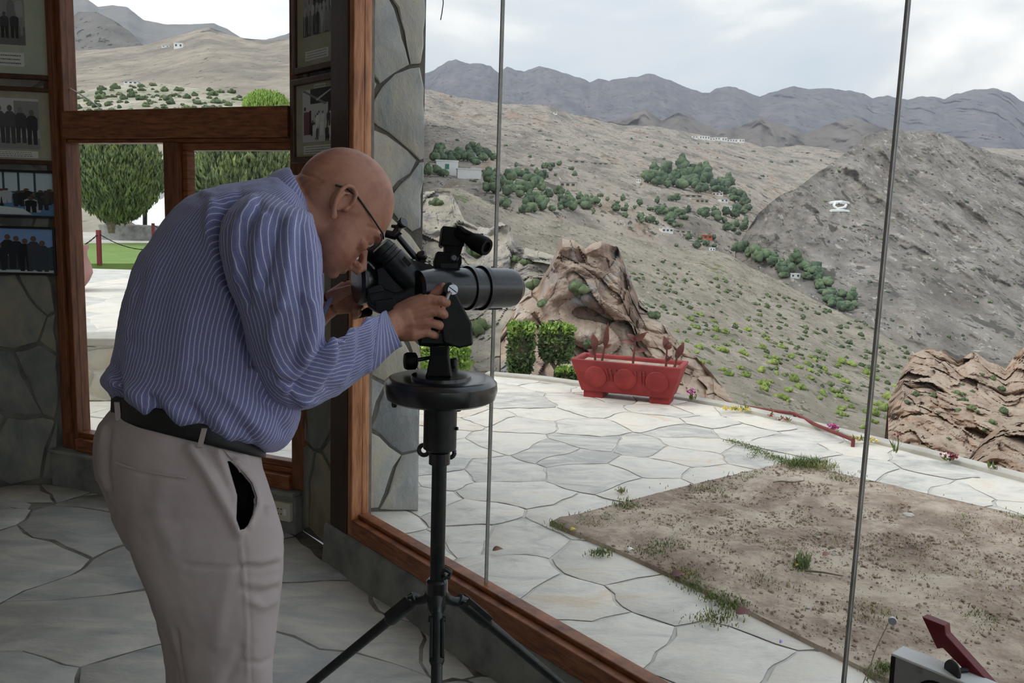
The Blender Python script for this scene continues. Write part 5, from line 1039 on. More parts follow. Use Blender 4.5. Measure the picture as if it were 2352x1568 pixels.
# little round knob hanging by a cord at the glass
GA = Wall(WA.w(0, 0, .06)[:2], WA.d[:2])
def GP(px, py, t=0): a_, z_ = GA.hit(px, py); return GA.w(a_, z_, t)
kn = thing('glass_knob', GP(2043, 1425), 'small round metal knob on the glass with a thin cord', 'knob')
MB().lathe(GP(2047, 1423)-WA.n*.004, -WA.d*.25-FW+WA.n*.3, [(0, .006), (.006, .0085), (.014, .0085), (.016, .0075)], 20).build('knob', MAT['chrome'], kn, smooth=40)
MB().tube([GP(2041, 1430), GP(2025, 1462), GP(2012, 1490), GP(2000, 1525), GP(1983, 1568), GP(1965, 1610)], .0012, 6).build('cord', MAT['socket'], kn)
tag(MB().tube([GP(1016, -40), GP(1018, 8), GP(1015, 30), GP(1012, 46)], .0016, 6).build('dangling_thread', MAT['ink']), 'short dark thread hanging at the top of the big glass', 'thread')
# ------------------------------------------------------------------ tripod stand
DT = 2.0
def Q(px, py, d): return P(px, py, d*.96)
tb = Q(1003, 1375, DT); TV = X3(0, 0, 1)
st = thing('tripod_stand', X3(tb[0], tb[1], 0), 'black iron tripod with a round table plate carrying the big binoculars', 'tripod')
zt_ = lambda py: Q(1003, py, DT)[2]
cx_, cy_ = tb[0], tb[1]
def AX(z, dx=0., dy=0.): return X3(cx_+dx, cy_+dy, z)
z_pl = zt_(866)
prof = [(-.036, .030), (-.036, .108), (-.030, .119), (-.012, .1235), (.004, .122), (.012, .114), (.014, .106), (.012, .066), (.019, .064), (.020, .020)]
MB().lathe(AX(z_pl), TV, prof, 56).build('round_plate', MAT['black'], st, smooth=35)
for px, py, r_, l_ in ((906, 905, .0055, .022), (1050, 906, .010, .026), (1104, 884, .0055, .024)):
    c = Q(px, py, DT-(.06 if py > 900 else -.02)); zc = z_pl-.036
    MB().lathe(X3(c[0], c[1], zc), -TV, [(0, r_*.6), (l_*.4, r_*.6), (l_*.42, r_*1.15), (l_*.8, r_*1.2), (l_, r_*.9)], 14).build('levelling_screw', MAT['gunmetal'], st, smooth=40)
c = Q(1043, 823, DT+.05)
MB().lathe(X3(c[0], c[1], z_pl+.012), TV, [(0, .009), (.004, .0095), (.022, .0095), (.024, .0075), (.024, .006), (.02, .006)], 16).build('plate_stud', MAT['black'], st, smooth=40)
za, zb2 = zt_(914), zt_(1018)
MB().lathe(AX(0), TV, [(zb2, .0), (zb2, .031), (zb2+.004, .0365), (za-.006, .0365), (za, .032), (za+.002, .020), (z_pl-.03, .020), (z_pl-.03, .022)], 32).build('sleeve', MAT['gunmetal'], st, smooth=35)
MB().lathe(AX(zt_(968)), RT*.93-FW*.3, [(.034, .004), (.042, .004)], 10).build('set_screw', MAT['black'], st)
zc_ = zt_(1036)
cm = MB().lathe(AX(0), TV, [(zc_-.016, .016), (zc_-.014, .0235), (zc_+.012, .0235), (zc_+.018, .018)], 24)
cm.build('collar', MAT['black'], st, smooth=40)
for sx, py in ((-1, 1033), (1, 1039)):
    e_ = Q(1003+sx*29, py, DT-(.012 if sx > 0 else -.004)); e_ = X3(e_[0], e_[1], e_[2]); R_ = .0115
    m = MB().tube([e_+RT*R_*math.cos(q)+UP*R_*math.sin(q) for q in np.linspace(0, 2*PI, 17)], .0052, 8, cap=False)
    m.box(e_-RT*sx*.013, RT*.008, FW*.006, UP*.005); m.build('eye_lug', MAT['black'], st, smooth=60)
zh = zt_(1345)
MB().lathe(AX(0), TV, [(zh-.02, .0165), (zc_-.012, .0165)], 24).build('column', MAT['gunmetal'], st, smooth=40)
MB().lathe(AX(0), TV, [(zh-.018, .020), (zh-.014, .0245), (zh+.014, .0245), (zh+.02, .019)], 24).build('clamp_ring', MAT['black'], st, smooth=40)
cl = Q(1024, 1316, DT-.012)
m = MB()
for o_ in (-.007, .007):
    m.tube([cl+UP*.004+FW*o_-RT*.014, cl+UP*.009+FW*o_, cl+UP*.002+FW*o_+RT*.012, cl-UP*.008+FW*o_+RT*.008, cl-UP*.008+FW*o_-RT*.004], .0042, 8)
m.tube([cl-FW*.018-UP*.006, cl+FW*.018-UP*.006], .004, 8); m.build('clamp_bolt', MAT['gunmetal'], st, smooth=60)
hubz = zt_(1385)
MB().lathe(AX(0), TV, [(hubz-.028, .006), (hubz-.026, .014), (hubz-.010, .021), (hubz+.012, .0215), (zh-.016, .019)], 24).build('hub', MAT['gunmetal'], st, smooth=40)
def leg(az, label, jlen=.062, spread=1.02):
    h_ = X3(math.cos(az), math.sin(az), 0); j0 = AX(hubz+.004)+h_*.014; j1 = AX(hubz-.008)+h_*jlen
    sd_ = np.cross(h_, TV)
    dirn = h_*spread-TV; dirn /= np.linalg.norm(dirn); foot = j1+dirn*((j1[2]-.012)/-dirn[2])
    lg = MB().tube([j1+dirn*.02, j1+dirn*.3, foot], [.0125, .0115, .0105], 16).build('leg', MAT['gunmetal'], st, smooth=60)
    m = MB()
    m.tube([AX(hubz+.020)+h_*.012, AX(hubz+.004)+h_*.026, AX(hubz-.006)+h_*.045, j1], [.016, .0115, .0105, .0125], 12)
    m.build('lug', MAT['gunmetal'], st, smooth=60)
    MB().tube([j1-sd_*.019, j1+sd_*.019], .0075, 12).build('hinge_pin', MAT['gunmetal'], lg, smooth=40)
    MB().tube([j1-dirn*.012, j1+dirn*.012, j1+dirn*.03, j1+dirn*.09, j1+dirn*.098], [.012, .0165, .0165, .0165, .013], 16).build('leg_socket', MAT['gunmetal'], lg, smooth=40)
    for o_ in (-.0095, .0095): MB().box(j1+dirn*.045+sd_*o_*1.3-np.cross(dirn, sd_)*.006, dirn*.042, sd_*.003, np.cross(dirn, sd_)*.012).build('socket_rib', MAT['gunmetal'], lg, bevel=.001)
    MB().lathe(foot+dirn*.01, -dirn, [(0, .004), (.02, .013), (.05, .014)], 12).build('foot', MAT['blackmatt'], lg, smooth=40)
leg(math.radians(152), ''); leg(math.radians(27), ''); leg(math.radians(-84), '')
# ------------------------------------------------------------------ binoculars on a fork mount
BA = Q(1000, 662, 1.97); BB = Q(1180, 661, 2.10); ax_ = BB-BA; ax_ /= np.linalg.norm(ax_)      # near tube axis
sdv = np.cross(ax_, X3(0, 0, 1)); sdv /= np.linalg.norm(sdv); sdv = sdv if sdv[1] > 0 else -sdv       # towards the far tube
upv = np.cross(sdv, ax_); upv = upv if upv[2] > 0 else -upv
bt = thing('big_binoculars', X3(cx_, cy_, z_pl+.02), 'large black field binoculars with angled eyepieces and a finder, on a fork mount', 'binoculars')
def T(px): # position along the near axis whose image column is px
    lo, hi = -.6, .8
    for _ in range(50):
        m = (lo+hi)/2
        if proj(BA+ax_*m)[0] < px: lo = m
        else: hi = m
    return (lo+hi)/2
RB = .0458; tS, tE = T(955), T(1190); SEP = .118
def tubeprof(): 
    a, b, c, d = T(1072), T(1080), T(1103), T(1112)
    return [(tS, .030), (tS+.004, .040), (T(1000), .0445), (T(1020), RB), (a-.002, RB), (a, RB+.005), (b, RB+.005), (b+.002, RB+.0005), (c-.002, RB+.0005), (c, RB+.006), (d, RB+.006), (d+.002, RB+.001), (T(1164), RB+.001), (T(1176), RB-.002), (tE, RB-.017), (tE, RB-.021), (tE-.02, RB-.021)]
for k, dpt in ((0, 0), (1, SEP)):
    MB().lathe(BA+sdv*dpt, ax_, tubeprof(), 40).build('objective_tube', MAT['black'], bt, smooth=18)
    MB().lathe(BA+sdv*dpt, ax_, [(tE-.02, RB-.0205), (tE-.017, RB-.025), (tE-.015, .001)], 32).build('objective_lens', MAT['lens'], bt, smooth=60)
MB().box(Q(1125, 711, 2.05)+sdv*.05, ax_*.05, sdv*.03, upv*.003).box(Q(1108, 708, 2.045)+sdv*.02, ax_*.01, sdv*.012, upv*.004).build('tube_bracket', MAT['gunmetal'], bt, bevel=.001)
# prism housings
def hull(pts2, d, depth, name, mat=MAT['gunmetal'], bev=.007):
    return MB().prism([Q(x, y, d) for x, y in pts2], FW*depth*.8+sdv*depth*.3).build(name, mat, bt, bevel=bev)
hull([(828, 640), (846, 614), (880, 600), (935, 590), (985, 603), (1012, 622), (1014, 690), (985, 708), (930, 716), (868, 722), (846, 706), (836, 680)], 1.965, .17, 'prism_housing', MAT['black'], .012)
hull([(838, 668), (874, 660), (905, 672), (926, 668), (980, 622), (1006, 640), (990, 680), (938, 708), (880, 716), (850, 700)], 1.945, .05, 'side_cover', MAT['gunmetal'], .006)
hull([(842, 662), (874, 652), (884, 668), (846, 676)], 1.935, .03, 'cover_plate', MAT['gunmetal'], .002)
hull([(858, 690), (905, 684), (918, 712), (870, 720)], 1.94, .03, 'cover_plate', MAT['gunmetal'], .002)
# filter drum at the back
MB().lathe(Q(838, 645, 1.99)+sdv*.0, -ax_*.95+FW*.2, [(-.02, .040), (0, .054), (.012, .055), (.020, .050), (.02, .03)], 32).build('filter_drum', MAT['black'], bt, smooth=35)
MB().lathe(Q(838, 645, 1.99)+sdv*.13+ax_*.07, -ax_*.95+FW*.2, [(-.02, .040), (0, .054), (.012, .055), (.020, .050), (.02, .03)], 32).build('filter_drum', MAT['black'], bt, smooth=35)
for k, o_ in ((0, X3(0, 0, 0)), (1, sdv*.066)):
    e0, e1 = Q(876, 566, 1.945)+o_, Q(958, 655, 1.975)+o_; ev = e1-e0; le = np.linalg.norm(ev); ev /= le
    MB().lathe(e0, ev, [(.012, .016), (.010, .0175), (.0, .0195), (-.002, .0215), (0, .0235), (.012, .0250), (.014, .027), (.022, .027), (.024, .0255), (.032, .0262), (.034, .0285), (.075, .031), (.085, .030), (le, .030)], 36).build('eyepiece', MAT['gunmetal'], bt, smooth=32)
    MB().lathe(e0, ev, [(.013, .0165), (.012, .001)], 24).build('eye_lens', MAT['lens'], bt, smooth=60)
    MB().lathe(e0, ev, [(-.0025, .0205), (-.0035, .0215), (-.0025, .0228), (-.001, .0218)], 32).build('eyecup_rim', MAT['chrome'] if not k else MAT['gunmetal'], bt, smooth=60)
hs_ = Q(934, 600, 1.915); MB().box(hs_, (Q(940, 607, 1.915)-hs_)*1.2, (Q(929, 606, 1.915)-hs_)*.7, FW*.006).build('scale_window', MAT['gunmetal'], bt, bevel=.001)
# headrest arm, its clamps and knobs
hr0, hr1 = Q(915, 543, 1.99), Q(972, 612, 2.0)
MB().tube([hr0, hr1], [.0072, .0078], 12).tube([Q(955, 590, 2.0), Q(975, 614, 2.0)], [.012, .014], 12).build('headrest_arm', MAT['black'], bt, smooth=40)
MB().tube([Q(886, 536, 1.99), Q(906, 541, 1.99), Q(917, 530, 1.99)], [.009, .0105, .010], 10).tube([Q(899, 519, 1.99), Q(922, 522, 1.99)], [.0035, .006], 8).tube([Q(906, 540, 1.99), Q(919, 517, 1.99)], [.009, .007], 8).build('arm_clamp', MAT['black'], bt, smooth=40)
MB().lathe(Q(923, 513, 1.985), X3(.75, -.5, .45), [(-.006, .007), (-.003, .0115), (.005, .0125), (.008, .0105)], 20).build('clamp_knob', MAT['black'], bt, smooth=35)
MB().lathe(Q(964, 588, 1.99), X3(.9, -.1, .25), [(-.006, .006), (-.002, .0105), (.010, .0118), (.014, .010)], 20).build('clamp_knob', MAT['black'], bt, smooth=35)
hull([(955, 606), (985, 606), (1000, 622), (996, 640), (960, 640)], 1.98, .06, 'arm_foot', MAT['black'], .006)
# finder block on top
fd = 2.0
hull([(1017, 518), (1072, 524), (1066, 566), (1011, 563)], fd, .055, 'finder_block', MAT['blackmatt'], .003)
hull([(1022, 562), (1064, 564), (1058, 585), (1021, 582)], fd+.006, .04, 'finder_post', MAT['blackmatt'], .002)
hull([(1005, 577), (1038, 579), (1046, 582), (1060, 586), (1061, 604), (1052, 622), (1000, 622), (998, 598)], fd-.006, .05, 'finder_shoe', MAT['blackmatt'], .002)
hull([(1012, 604), (1052, 604), (1050, 628), (1012, 630)], fd-.012, .03, 'shoe_base', MAT['gunmetal'], .001)
MB().lathe(Q(1043, 592, fd-.008), -FW*.9+RT*.2, [(-.01, .010), (.004, .010), (.005, .008), (.003, .006), (.003, .001)], 20).build('shoe_screw', MAT['black'], bt, smooth=35)
f0, f1 = Q(1050, 536, fd+.01), Q(1106, 562, fd-.03); fv = f1-f0; fl_ = np.linalg.norm(fv)
MB().lathe(f0, fv, [(-.005, .012), (fl_*.45, .013), (fl_*.55, .016), (fl_*.62, .0165), (fl_*.66, .0185), (fl_*.72, .0185), (fl_*.76, .0205), (fl_*1.12, .0212), (fl_*1.22, .019), (fl_*1.22, .012), (fl_*1.1, .011)], 28).build('finder_eyepiece', MAT['blackmatt'], bt, smooth=35)
MB().tube([Q(1050, 520, fd), Q(1060, 523, fd-.01), Q(1068, 531, fd-.02), Q(1084, 537, fd-.025)], [.003, .005, .006, .004], 8).build('finder_lever', MAT['black'], bt, smooth=60)
MB().lathe(Q(1090, 542, fd-.02), X3(.2, -.1, 1), [(-.006, .008), (.004, .009), (.006, .007)], 16).build('finder_knob', MAT['blackmatt'], bt, smooth=35)
# fork arm beside the near tube, pivot screw and handle bar
hull([(1027, 676), (1040, 668), (1051, 680), (1084, 742), (1087, 792), (1056, 800), (1020, 788), (1012, 740)], 1.905, .020, 'fork_arm', MAT['gunmetal'], .004)
MB().prism([Q(x, y, 2.12) for x, y in [(1027, 676), (1040, 668), (1051, 680), (1076, 742), (1079, 788), (1050, 796), (1020, 784), (1012, 740)]], FW*.018).build('fork_arm', MAT['gunmetal'], bt, bevel=.004)
hull([(966, 756), (1078, 764), (1080, 797), (960, 793)], 1.925, .20, 'fork_bridge', MAT['gunmetal'], .006)
MB().lathe(Q(1034, 664, 1.93), -FW, [(-.03, .014), (.018, .014), (.022, .012)], 24).build('pivot_boss', MAT['black'], bt, smooth=35)
MB().lathe(Q(1040, 665, 1.903), -FW*.97+RT*.15, [(-.004, .0118), (.0, .0118), (.0015, .0108), (.0015, .0002)], 24).build('pivot_screw', MAT['chrome'], bt, smooth=35, label='bright slotted screw head')
pc = Q(1040, 665, 1.9005); MB().box(pc, (RT*.8-UP*.6)*.0102, (RT*.6+UP*.8)*.0009, FW*.0004).build('screw_slot', MAT['ink'], bt)
MB().tube([Q(1022, 700, 1.90), Q(1030, 676, 1.90), Q(1036, 670, 1.90)], .0045, 8).build('handle_link', MAT['chrome'], bt, smooth=60)
GRIP_N = [Q(1014, 682, 1.932), Q(998, 770, 1.932)]
MB().tube([Q(1028, 672, 1.94), GRIP_N[0], GRIP_N[1], Q(1000, 788, 1.94)], .011, 12).build('hand_grip', MAT['blackmatt'], bt, smooth=60)
GRIP_F = [Q(806, 650, 2.13), Q(822, 725, 2.13)]
MB().tube([Q(842, 655, 2.08), GRIP_F[0]+RT*.004, GRIP_F[1], Q(846, 716, 2.08)], .011, 12).build('hand_grip', MAT['blackmatt'], bt, smooth=60)
# pivot post down to the plate
hull([(958, 776), (1010, 752), (1020, 790), (1000, 798), (962, 794)], 1.93, .10, 'tilt_block', MAT['gunmetal'], .004)
m = MB(); zt2 = zt_(792); zb3 = z_pl+.016
R_ = []
for z_, w_, q_ in ((zb3, .028, .03), (zb3+.010, .025, .028), (zb3+.03, .022, .024), (zt2-.01, .019, .022), (zt2+.01, .020, .022)):
    o_ = AX(z_, -.004); R_.append(np.array([o_+RT*w_*a-FW*q_*b for a, b in ((-1, 1), (1, 1), (1, -1), (-1, -1))]))
m.rings(R_).build('pivot_post', MAT['blackmatt'], bt, bevel=.003)
hull([(1018, 800), (1024, 812), (1032, 838), (1038, 850), (1000, 852), (1000, 800)], 2.02, .03, 'post_bracket', MAT['gunmetal'], .002)
MB().tube([Q(945, 829, 1.97), Q(1000, 819, 1.98)], [.0048, .004], 10).build('clamp_rod', MAT['black'], bt, smooth=60)
MB().lathe(Q(942, 829, 1.97), -RT*.9-FW*.35, [(-.016, .012), (-.012, .019), (.006, .020), (.012, .017), (.014, .008)], 24).build('clamp_wheel', MAT['blackmatt'], bt, smooth=35)
# ------------------------------------------------------------------ the man bent over the binoculars
def cat(A, m):
    """smooth interpolation of control rows to m rows"""
    A = np.array(A, float); n = len(A); out = []
    for t in np.linspace(0, n-1, m):
        i = min(int(t), n-2); f = t-i; p0, p1, p2, p3 = A[max(i-1, 0)], A[i], A[i+1], A[min(i+2, n-1)]
        out.append(.5*((2*p1)+(-p0+p2)*f+(2*p0-5*p1+4*p2-p3)*f*f+(-p0+3*p1-3*p2+p3)*f**3))
    return np.array(out)
def ring(p1, p2, d, dh, n, ex=2.0, k=1.0):
    a, b = P(p1[0], p1[1], d), P(p2[0], p2[1], d); c = (a+b)/2; ha = (b-a)/2*k; rr_ = ray((p1[0]+p2[0])/2, (p1[1]+p2[1])/2); hb = rr_/np.linalg.norm(rr_)*dh*k
    th = np.linspace(0, 2*PI, 720, endpoint=False); co, si = np.cos(th), np.sin(th)
    co = np.sign(co)*np.abs(co)**(2/ex); si = np.sign(si)*np.abs(si)**(2/ex)
    q = c+co[:, None]*ha+si[:, None]*hb
    L_ = np.concatenate([[0], np.cumsum(np.linalg.norm(np.roll(q, -1, 0)-q, axis=1))]); s = np.linspace(0, L_[-1], n, endpoint=False)
    ids = np.interp(s, L_, np.arange(721)); i0 = ids.astype(int) % 720; f = (ids-ids.astype(int))[:, None]
    return q[i0]*(1-f)+q[(i0+1) % 720]*f
def loft(ctrl, m, n, ex=2.2, k=1.0):
    """ctrl rows: x1 y1 x2 y2 d dh -> (m, n, 3)"""
    return np.array([ring((r[0], r[1]), (r[2], r[3]), r[4], r[5], n, ex, k) for r in cat(ctrl, m)])
def nprj(A):
    v = A-CAM; d = v@FW; return np.stack([W/2+FPX*(v@RT)/d, H/2-FPX*(v@UP)/d], -1)
def segdist(pt, line):
    best = np.full(pt.shape[:-1], 1e9)
    for a, b in zip(line[:-1], line[1:]):
        a, b = np.array(a, float), np.array(b, float); ab = b-a; t = np.clip(((pt-a)@ab)/(ab@ab), 0, 1); best = np.minimum(best, np.linalg.norm(pt-(a+t[..., None]*ab), axis=-1))
    return best
def folds(A, nrm, strokes, facing=None):
    """cloth folds: ridges (+) and valleys (-) along lines on the side towards the window"""
    px = nprj(A); h = np.zeros(A.shape[:-1])
    for line, w, dep in strokes: h += dep*np.exp(-(segdist(px, line)/w)**2)
    side = -(nrm@FW); return A+nrm*(h*np.clip(side*2+.3, 0, 1))[..., None]
def gnormals(A):
    du = np.roll(A, -1, 1)-np.roll(A, 1, 1); dv = np.gradient(A, axis=0); n = np.cross(du, dv); n /= np.linalg.norm(n, axis=-1, keepdims=True)+1e-12
    c = A.mean(1, keepdims=True); s = np.sign(np.sum(n*(A-c), -1).mean()); return n*(s if s else 1)
def cloth_noise(A, nrm, amp, fr, seed, an=(1, 1, 1)):
    h = np.array([mnoise.fractal(Vector((p[0]*fr*an[0]+seed, p[1]*fr*an[1], p[2]*fr*an[2])), .9, 2, 4) for p in A.reshape(-1, 3)]).reshape(A.shape[:-1]); return A+nrm*(h*amp)[..., None]
class UVM(MB):
    def __init__(s): super().__init__(); s.uv = []
    def grid(s, A, nu, flip=False, vswap=False, mi=0):
        m, n = A.shape[:2]; b = len(s.v); s.v += [tuple(p) for p in A.reshape(-1, 3)]
        for i in range(m-1):
            for j in range(n):
                k = (j+1) % n; q = (b+i*n+j, b+i*n+k, b+(i+1)*n+k, b+(i+1)*n+j); uv = [(j/n*nu, i/m), ((j+1)/n*nu, i/m), ((j+1)/n*nu, (i+1)/m), (j/n*nu, (i+1)/m)]
                if vswap: uv = [(v*nu, u) for u, v in uv]
                s.f.append(q[::-1] if flip else q); s.m.append(mi); s.uv.append(uv[::-1] if flip else uv)
        return s
    def make(s, name, mat, parent, thick=0):
        me = bpy.data.meshes.new(name); me.from_pydata(s.v, [], s.f); me.materials.append(mat)
        ul = me.uv_layers.new(name='UVMap'); flat = [c for f in s.uv for q in f for c in q]; ul.data.foreach_set('uv', flat)
        me.polygons.foreach_set('use_smooth', [True]*len(me.polygons)); me.update()
        bm = bmesh.new(); bm.from_mesh(me); bmesh.ops.recalc_face_normals(bm, faces=bm.faces[:]); bm.to_mesh(me); bm.free()
        o = link(name, me, parent)
        if thick: q = o.modifiers.new('cloth', 'SOLIDIFY'); q.thickness = thick; q.offset = -1
        return o
def stripes(name):
    m = bpy.data.materials.new(name); m.use_nodes = True; n = m.node_tree.nodes; l = m.node_tree.links; b = n['Principled BSDF']
    b.inputs['Roughness'].default_value = .8; b.inputs['Specular IOR Level'].default_value = .2; b.inputs['Sheen Weight'].default_value = .15
    uv = n.new('ShaderNodeUVMap'); uv.uv_map = 'UVMap'; sx = n.new('ShaderNodeSeparateXYZ'); l.new(uv.outputs[0], sx.inputs[0])
    fr = n.new('ShaderNodeMath'); fr.operation = 'FRACT'; l.new(sx.outputs[0], fr.inputs[0])
    rp = n.new('ShaderNodeValToRGB'); rp.color_ramp.interpolation = 'LINEAR'; e = rp.color_ramp.elements
    base, line = S(126, 129, 170), S(204, 206, 224); base2 = S(116, 119, 162)
    e[0].position = 0; e[0].color = base2; e[1].position = 1; e[1].color = base2
    for p_, c_ in ((.2, base), (.40, base), (.455, line), (.545, line), (.60, base), (.8, base)): e.new(p_).color = c_
    l.new(fr.outputs[0], rp.inputs[0])
    t = n.new('ShaderNodeTexCoord'); nz = n.new('ShaderNodeTexNoise'); nz.inputs['Scale'].default_value = 420; nz.inputs['Detail'].default_value = 2; l.new(t.outputs['Object'], nz.inputs[0])
    mx = n.new('ShaderNodeMix'); mx.data_type = 'RGBA'; mx.blend_type = 'OVERLAY'; mx.inputs[0].default_value = .25; l.new(rp.outputs[0], mx.inputs[6]); l.new(nz.outputs[0], mx.inputs[7]); l.new(mx.outputs[2], b.inputs['Base Color'])
    bp = n.new('ShaderNodeBump'); bp.inputs['Strength'].default_value = .15; bp.inputs['Distance'].default_value = .001; l.new(nz.outputs[0], bp.inputs['Height']); l.new(bp.outputs[0], b.inputs['Normal'])
    return m
MAT['shirt'] = stripes('striped_shirt')
MAT['trouser'] = M('beige_trousers', [S(182, 168, 164), S(194, 181, 177)], 3, 4, .85, .15, 600, spec=.2)
MAT['lining'] = M('dark_pocket_lining', [S(16, 15, 20)], rough=.9)
MAT['belt'] = M('black_leather', [S(12, 11, 12), S(20, 19, 20)], 30, 4, .5, .1, 200)
MAT['skin'] = M('skin', [S(150, 100, 80), S(176, 124, 100), S(186, 136, 112)], 14, 6, .5, .12, 240, spec=.4)
MAT['skin'].node_tree.nodes['Principled BSDF'].inputs['Subsurface Weight'].default_value = .08
MAT['skin'].node_tree.nodes['Principled BSDF'].inputs['Subsurface Radius'].default_value = (.01, .004, .002)
MAT['specs'] = M('dark_spectacle_frame', [S(34, 20, 16)], rough=.35)
MAT['hair'] = M('grey_brow_hair', [S(58, 50, 46), S(96, 88, 82)], 300, 3, .8)
MAT['eye'] = M('eye_white', [S(220, 214, 206)], rough=.2); MAT['iris'] = M('dark_iris', [S(40, 26, 18)], rough=.2)
# control outlines of shirt, sleeves, legs
TOR = [(262, 925, 600, 1036, 1.640, .150), (252, 903, 632, 1034, 1.642, .172), (234, 874, 664, 1008, 1.645, .180), (250, 842, 685, 962, 1.65, .182), (265, 790, 692, 902, 1.66, .180), (272, 738, 698, 842, 1.67, .180), (290, 672, 704, 778, 1.68, .180), (322, 596, 712, 722, 1.69, .184), (366, 521, 724, 682, 1.705, .190),
       (417, 463, 736, 642, 1.72, .195), (478, 435, 740, 602, 1.735, .195), (545, 419, 736, 560, 1.745, .185), (608, 405, 724, 520, 1.75, .150), (652, 398, 710, 486, 1.755, .095), (678, 402, 706, 462, 1.755, .062)]
SLV = [(590, 440, 712, 486, 1.66, .085), (548, 462, 716, 500, 1.578, .090), (512, 505, 724, 535, 1.538, .088), (505, 565, 732, 590, 1.513, .082), (522, 640, 738, 655, 1.503, .078), (550, 720, 743, 722, 1.508, .075), (574, 805, 746, 772, 1.518, .072), (602, 878, 752, 785, 1.528, .068), (642, 926, 772, 776, 1.543, .066), (704, 936, 806, 758, 1.578, .060), (776, 904, 842, 738, 1.66, .054), (838, 862, 868, 724, 1.725, .050), (862, 846, 878, 720, 1.755, .047)]
SLF = [(600, 470, 726, 520, 1.90, .08), (590, 540, 742, 560, 1.98, .085), (600, 640, 744, 640, 2.02, .07), (620, 740, 742, 720, 2.03, .065), (650, 830, 746, 745, 2.02, .06), (690, 830, 752, 735, 2.0, .05), (716, 765, 752, 690, 1.98, .042), (730, 748, 758, 682, 1.98, .040)]
HIP = [(262, 930, 600, 1040, 1.640, .150), (246, 952, 600, 1062, 1.640, .160), (222, 990, 606, 1084, 1.640, .172), (213, 1045, 618, 1118, 1.640, .178), (226, 1118, 634, 1176, 1.640, .178), (256, 1190, 648, 1235, 1.64, .170), (292, 1265, 640, 1292, 1.64, .14)]
LEGN = [(250, 1110, 634, 1170, 1.575, .095), (276, 1190, 650, 1240, 1.572, .102), (306, 1268, 653, 1290, 1.568, .100), (334, 1335, 648, 1345, 1.565, .096), (366, 1412, 637, 1415, 1.562, .090), (394, 1490, 629, 1490, 1.56, .084), (412, 1568, 628, 1568, 1.56, .080), (424, 1640, 622, 1640, 1.56, .076)]
LEGF = [(236, 1110, 560, 1170, 1.72, .09), (264, 1190, 580, 1230, 1.73, .10), (300, 1268, 590, 1290, 1.735, .098), (326, 1335, 580, 1345, 1.74, .094), (352, 1412, 570, 1415, 1.745, .088), (370, 1490, 560, 1490, 1.75, .082), (380, 1568, 556, 1568, 1.755, .078), (386, 1640, 552, 1640, 1.76, .074)]
feet = []
def leg_rings(ctrl, n, m, k=1.0):
    A = list(loft(ctrl, m, n, 2.1, k)); last = A[-1]; c = last.mean(0); z0 = c[2]; shift = np.array([-.015, .01, 0])
    for t in np.linspace(.12, 1, 10):
        z = z0+(.075-z0)*t; sc = 1-.28*t; A.append((last-c)*[sc, sc, 1-t]+[c[0]+shift[0]*t, c[1]+shift[1]*t, z])
    feet.append(c+shift); return A
mid_foot = P(500, 1568, 1.65)
man = thing('person', (mid_foot[0], mid_foot[1], 0), 'bald man in striped blue shirt and beige trousers bending to look through the binoculars', 'person')
def remesh(mb, voxel, smooth=6, name='tmp', fac=.5):
    me = bpy.data.meshes.new(name); me.from_pydata(mb.v, [], mb.f); me.update(); o = bpy.data.objects.new(name, me); COL.objects.link(o)
    bm = bmesh.new(); bm.from_mesh(me); bmesh.ops.recalc_face_normals(bm, faces=bm.faces[:]); bm.to_mesh(me); bm.free()
    r = o.modifiers.new('v', 'REMESH'); r.mode = 'VOXEL'; r.voxel_size = voxel; r.use_smooth_shade = True
    if smooth: s = o.modifiers.new('s', 'SMOOTH'); s.iterations = smooth; s.factor = fac
    out = bpy.data.meshes.new_from_object(o.evaluated_get(bpy.context.evaluated_depsgraph_get())); bpy.data.objects.remove(o); bpy.data.meshes.remove(me); return out
def mesh_np(me):
    a = np.zeros(len(me.vertices)*3); me.vertices.foreach_get('co', a); b = np.zeros(len(me.vertices)*3); me.vertices.foreach_get('normal', b); return a.reshape(-1, 3), b.reshape(-1, 3)
# ---- body: one continuous skin
bd_ = MB()
bd_.rings(list(loft(TOR[:12], 30, 40, 2.1, .86))); bd_.rings(list(loft(HIP, 16, 40, 2.1, .48)))
bd_.rings(leg_rings(LEGN, 28, 16, .5)); bd_.rings(leg_rings(LEGF, 28, 16, .5))
HO = P(775, 503, 1.79); FHv = RT*.80+FW*.60; pp = math.radians(42.8)
HF = FHv*math.cos(pp)-UP*math.sin(pp); HU = FHv*math.sin(pp)+UP*math.cos(pp); HS = RT*.60-FW*.80
def HL(f, u, s=0.): return HO+HF*f+HU*u+HS*s
def hball(c, r, sc, sub=3):
    bm = bmesh.new(); bmesh.ops.create_icosphere(bm, subdivisions=sub, radius=1)
    bd_.add([HL(c[0]+v.co.x*r*sc[0], c[1]+v.co.y*r*sc[1], c[2]+v.co.z*r*sc[2]) for v in bm.verts], [tuple(v.index for v in f.verts) for f in bm.faces]); bm.free()
hball((-.016, .046, 0), 1, (.109, .106, .082), 4)                                   # cranium
hball((-.05, .015, 0), 1, (.07, .075, .07), 3)
R_ = []
for u, ff, fb, w_ in [(.075, .074, -.06, .068), (.045, .086, -.08, .075), (.02, .088, -.08, .074), (-.01, .083, -.06, .071), (-.04, .083, -.045, .069), (-.062, .084, -.03, .062), (-.080, .080, -.008, .051), (-.094, .073, .018, .036), (-.102, .060, .03, .020)]:
    R_.append(np.array([HL((ff+fb)/2+(ff-fb)/2*np.sign(math.cos(q))*abs(math.cos(q))**.85, u, w_*np.sign(math.sin(q))*abs(math.sin(q))**.9) for q in np.linspace(0, 2*PI, 36, endpoint=False)]))
bd_.rings(R_)
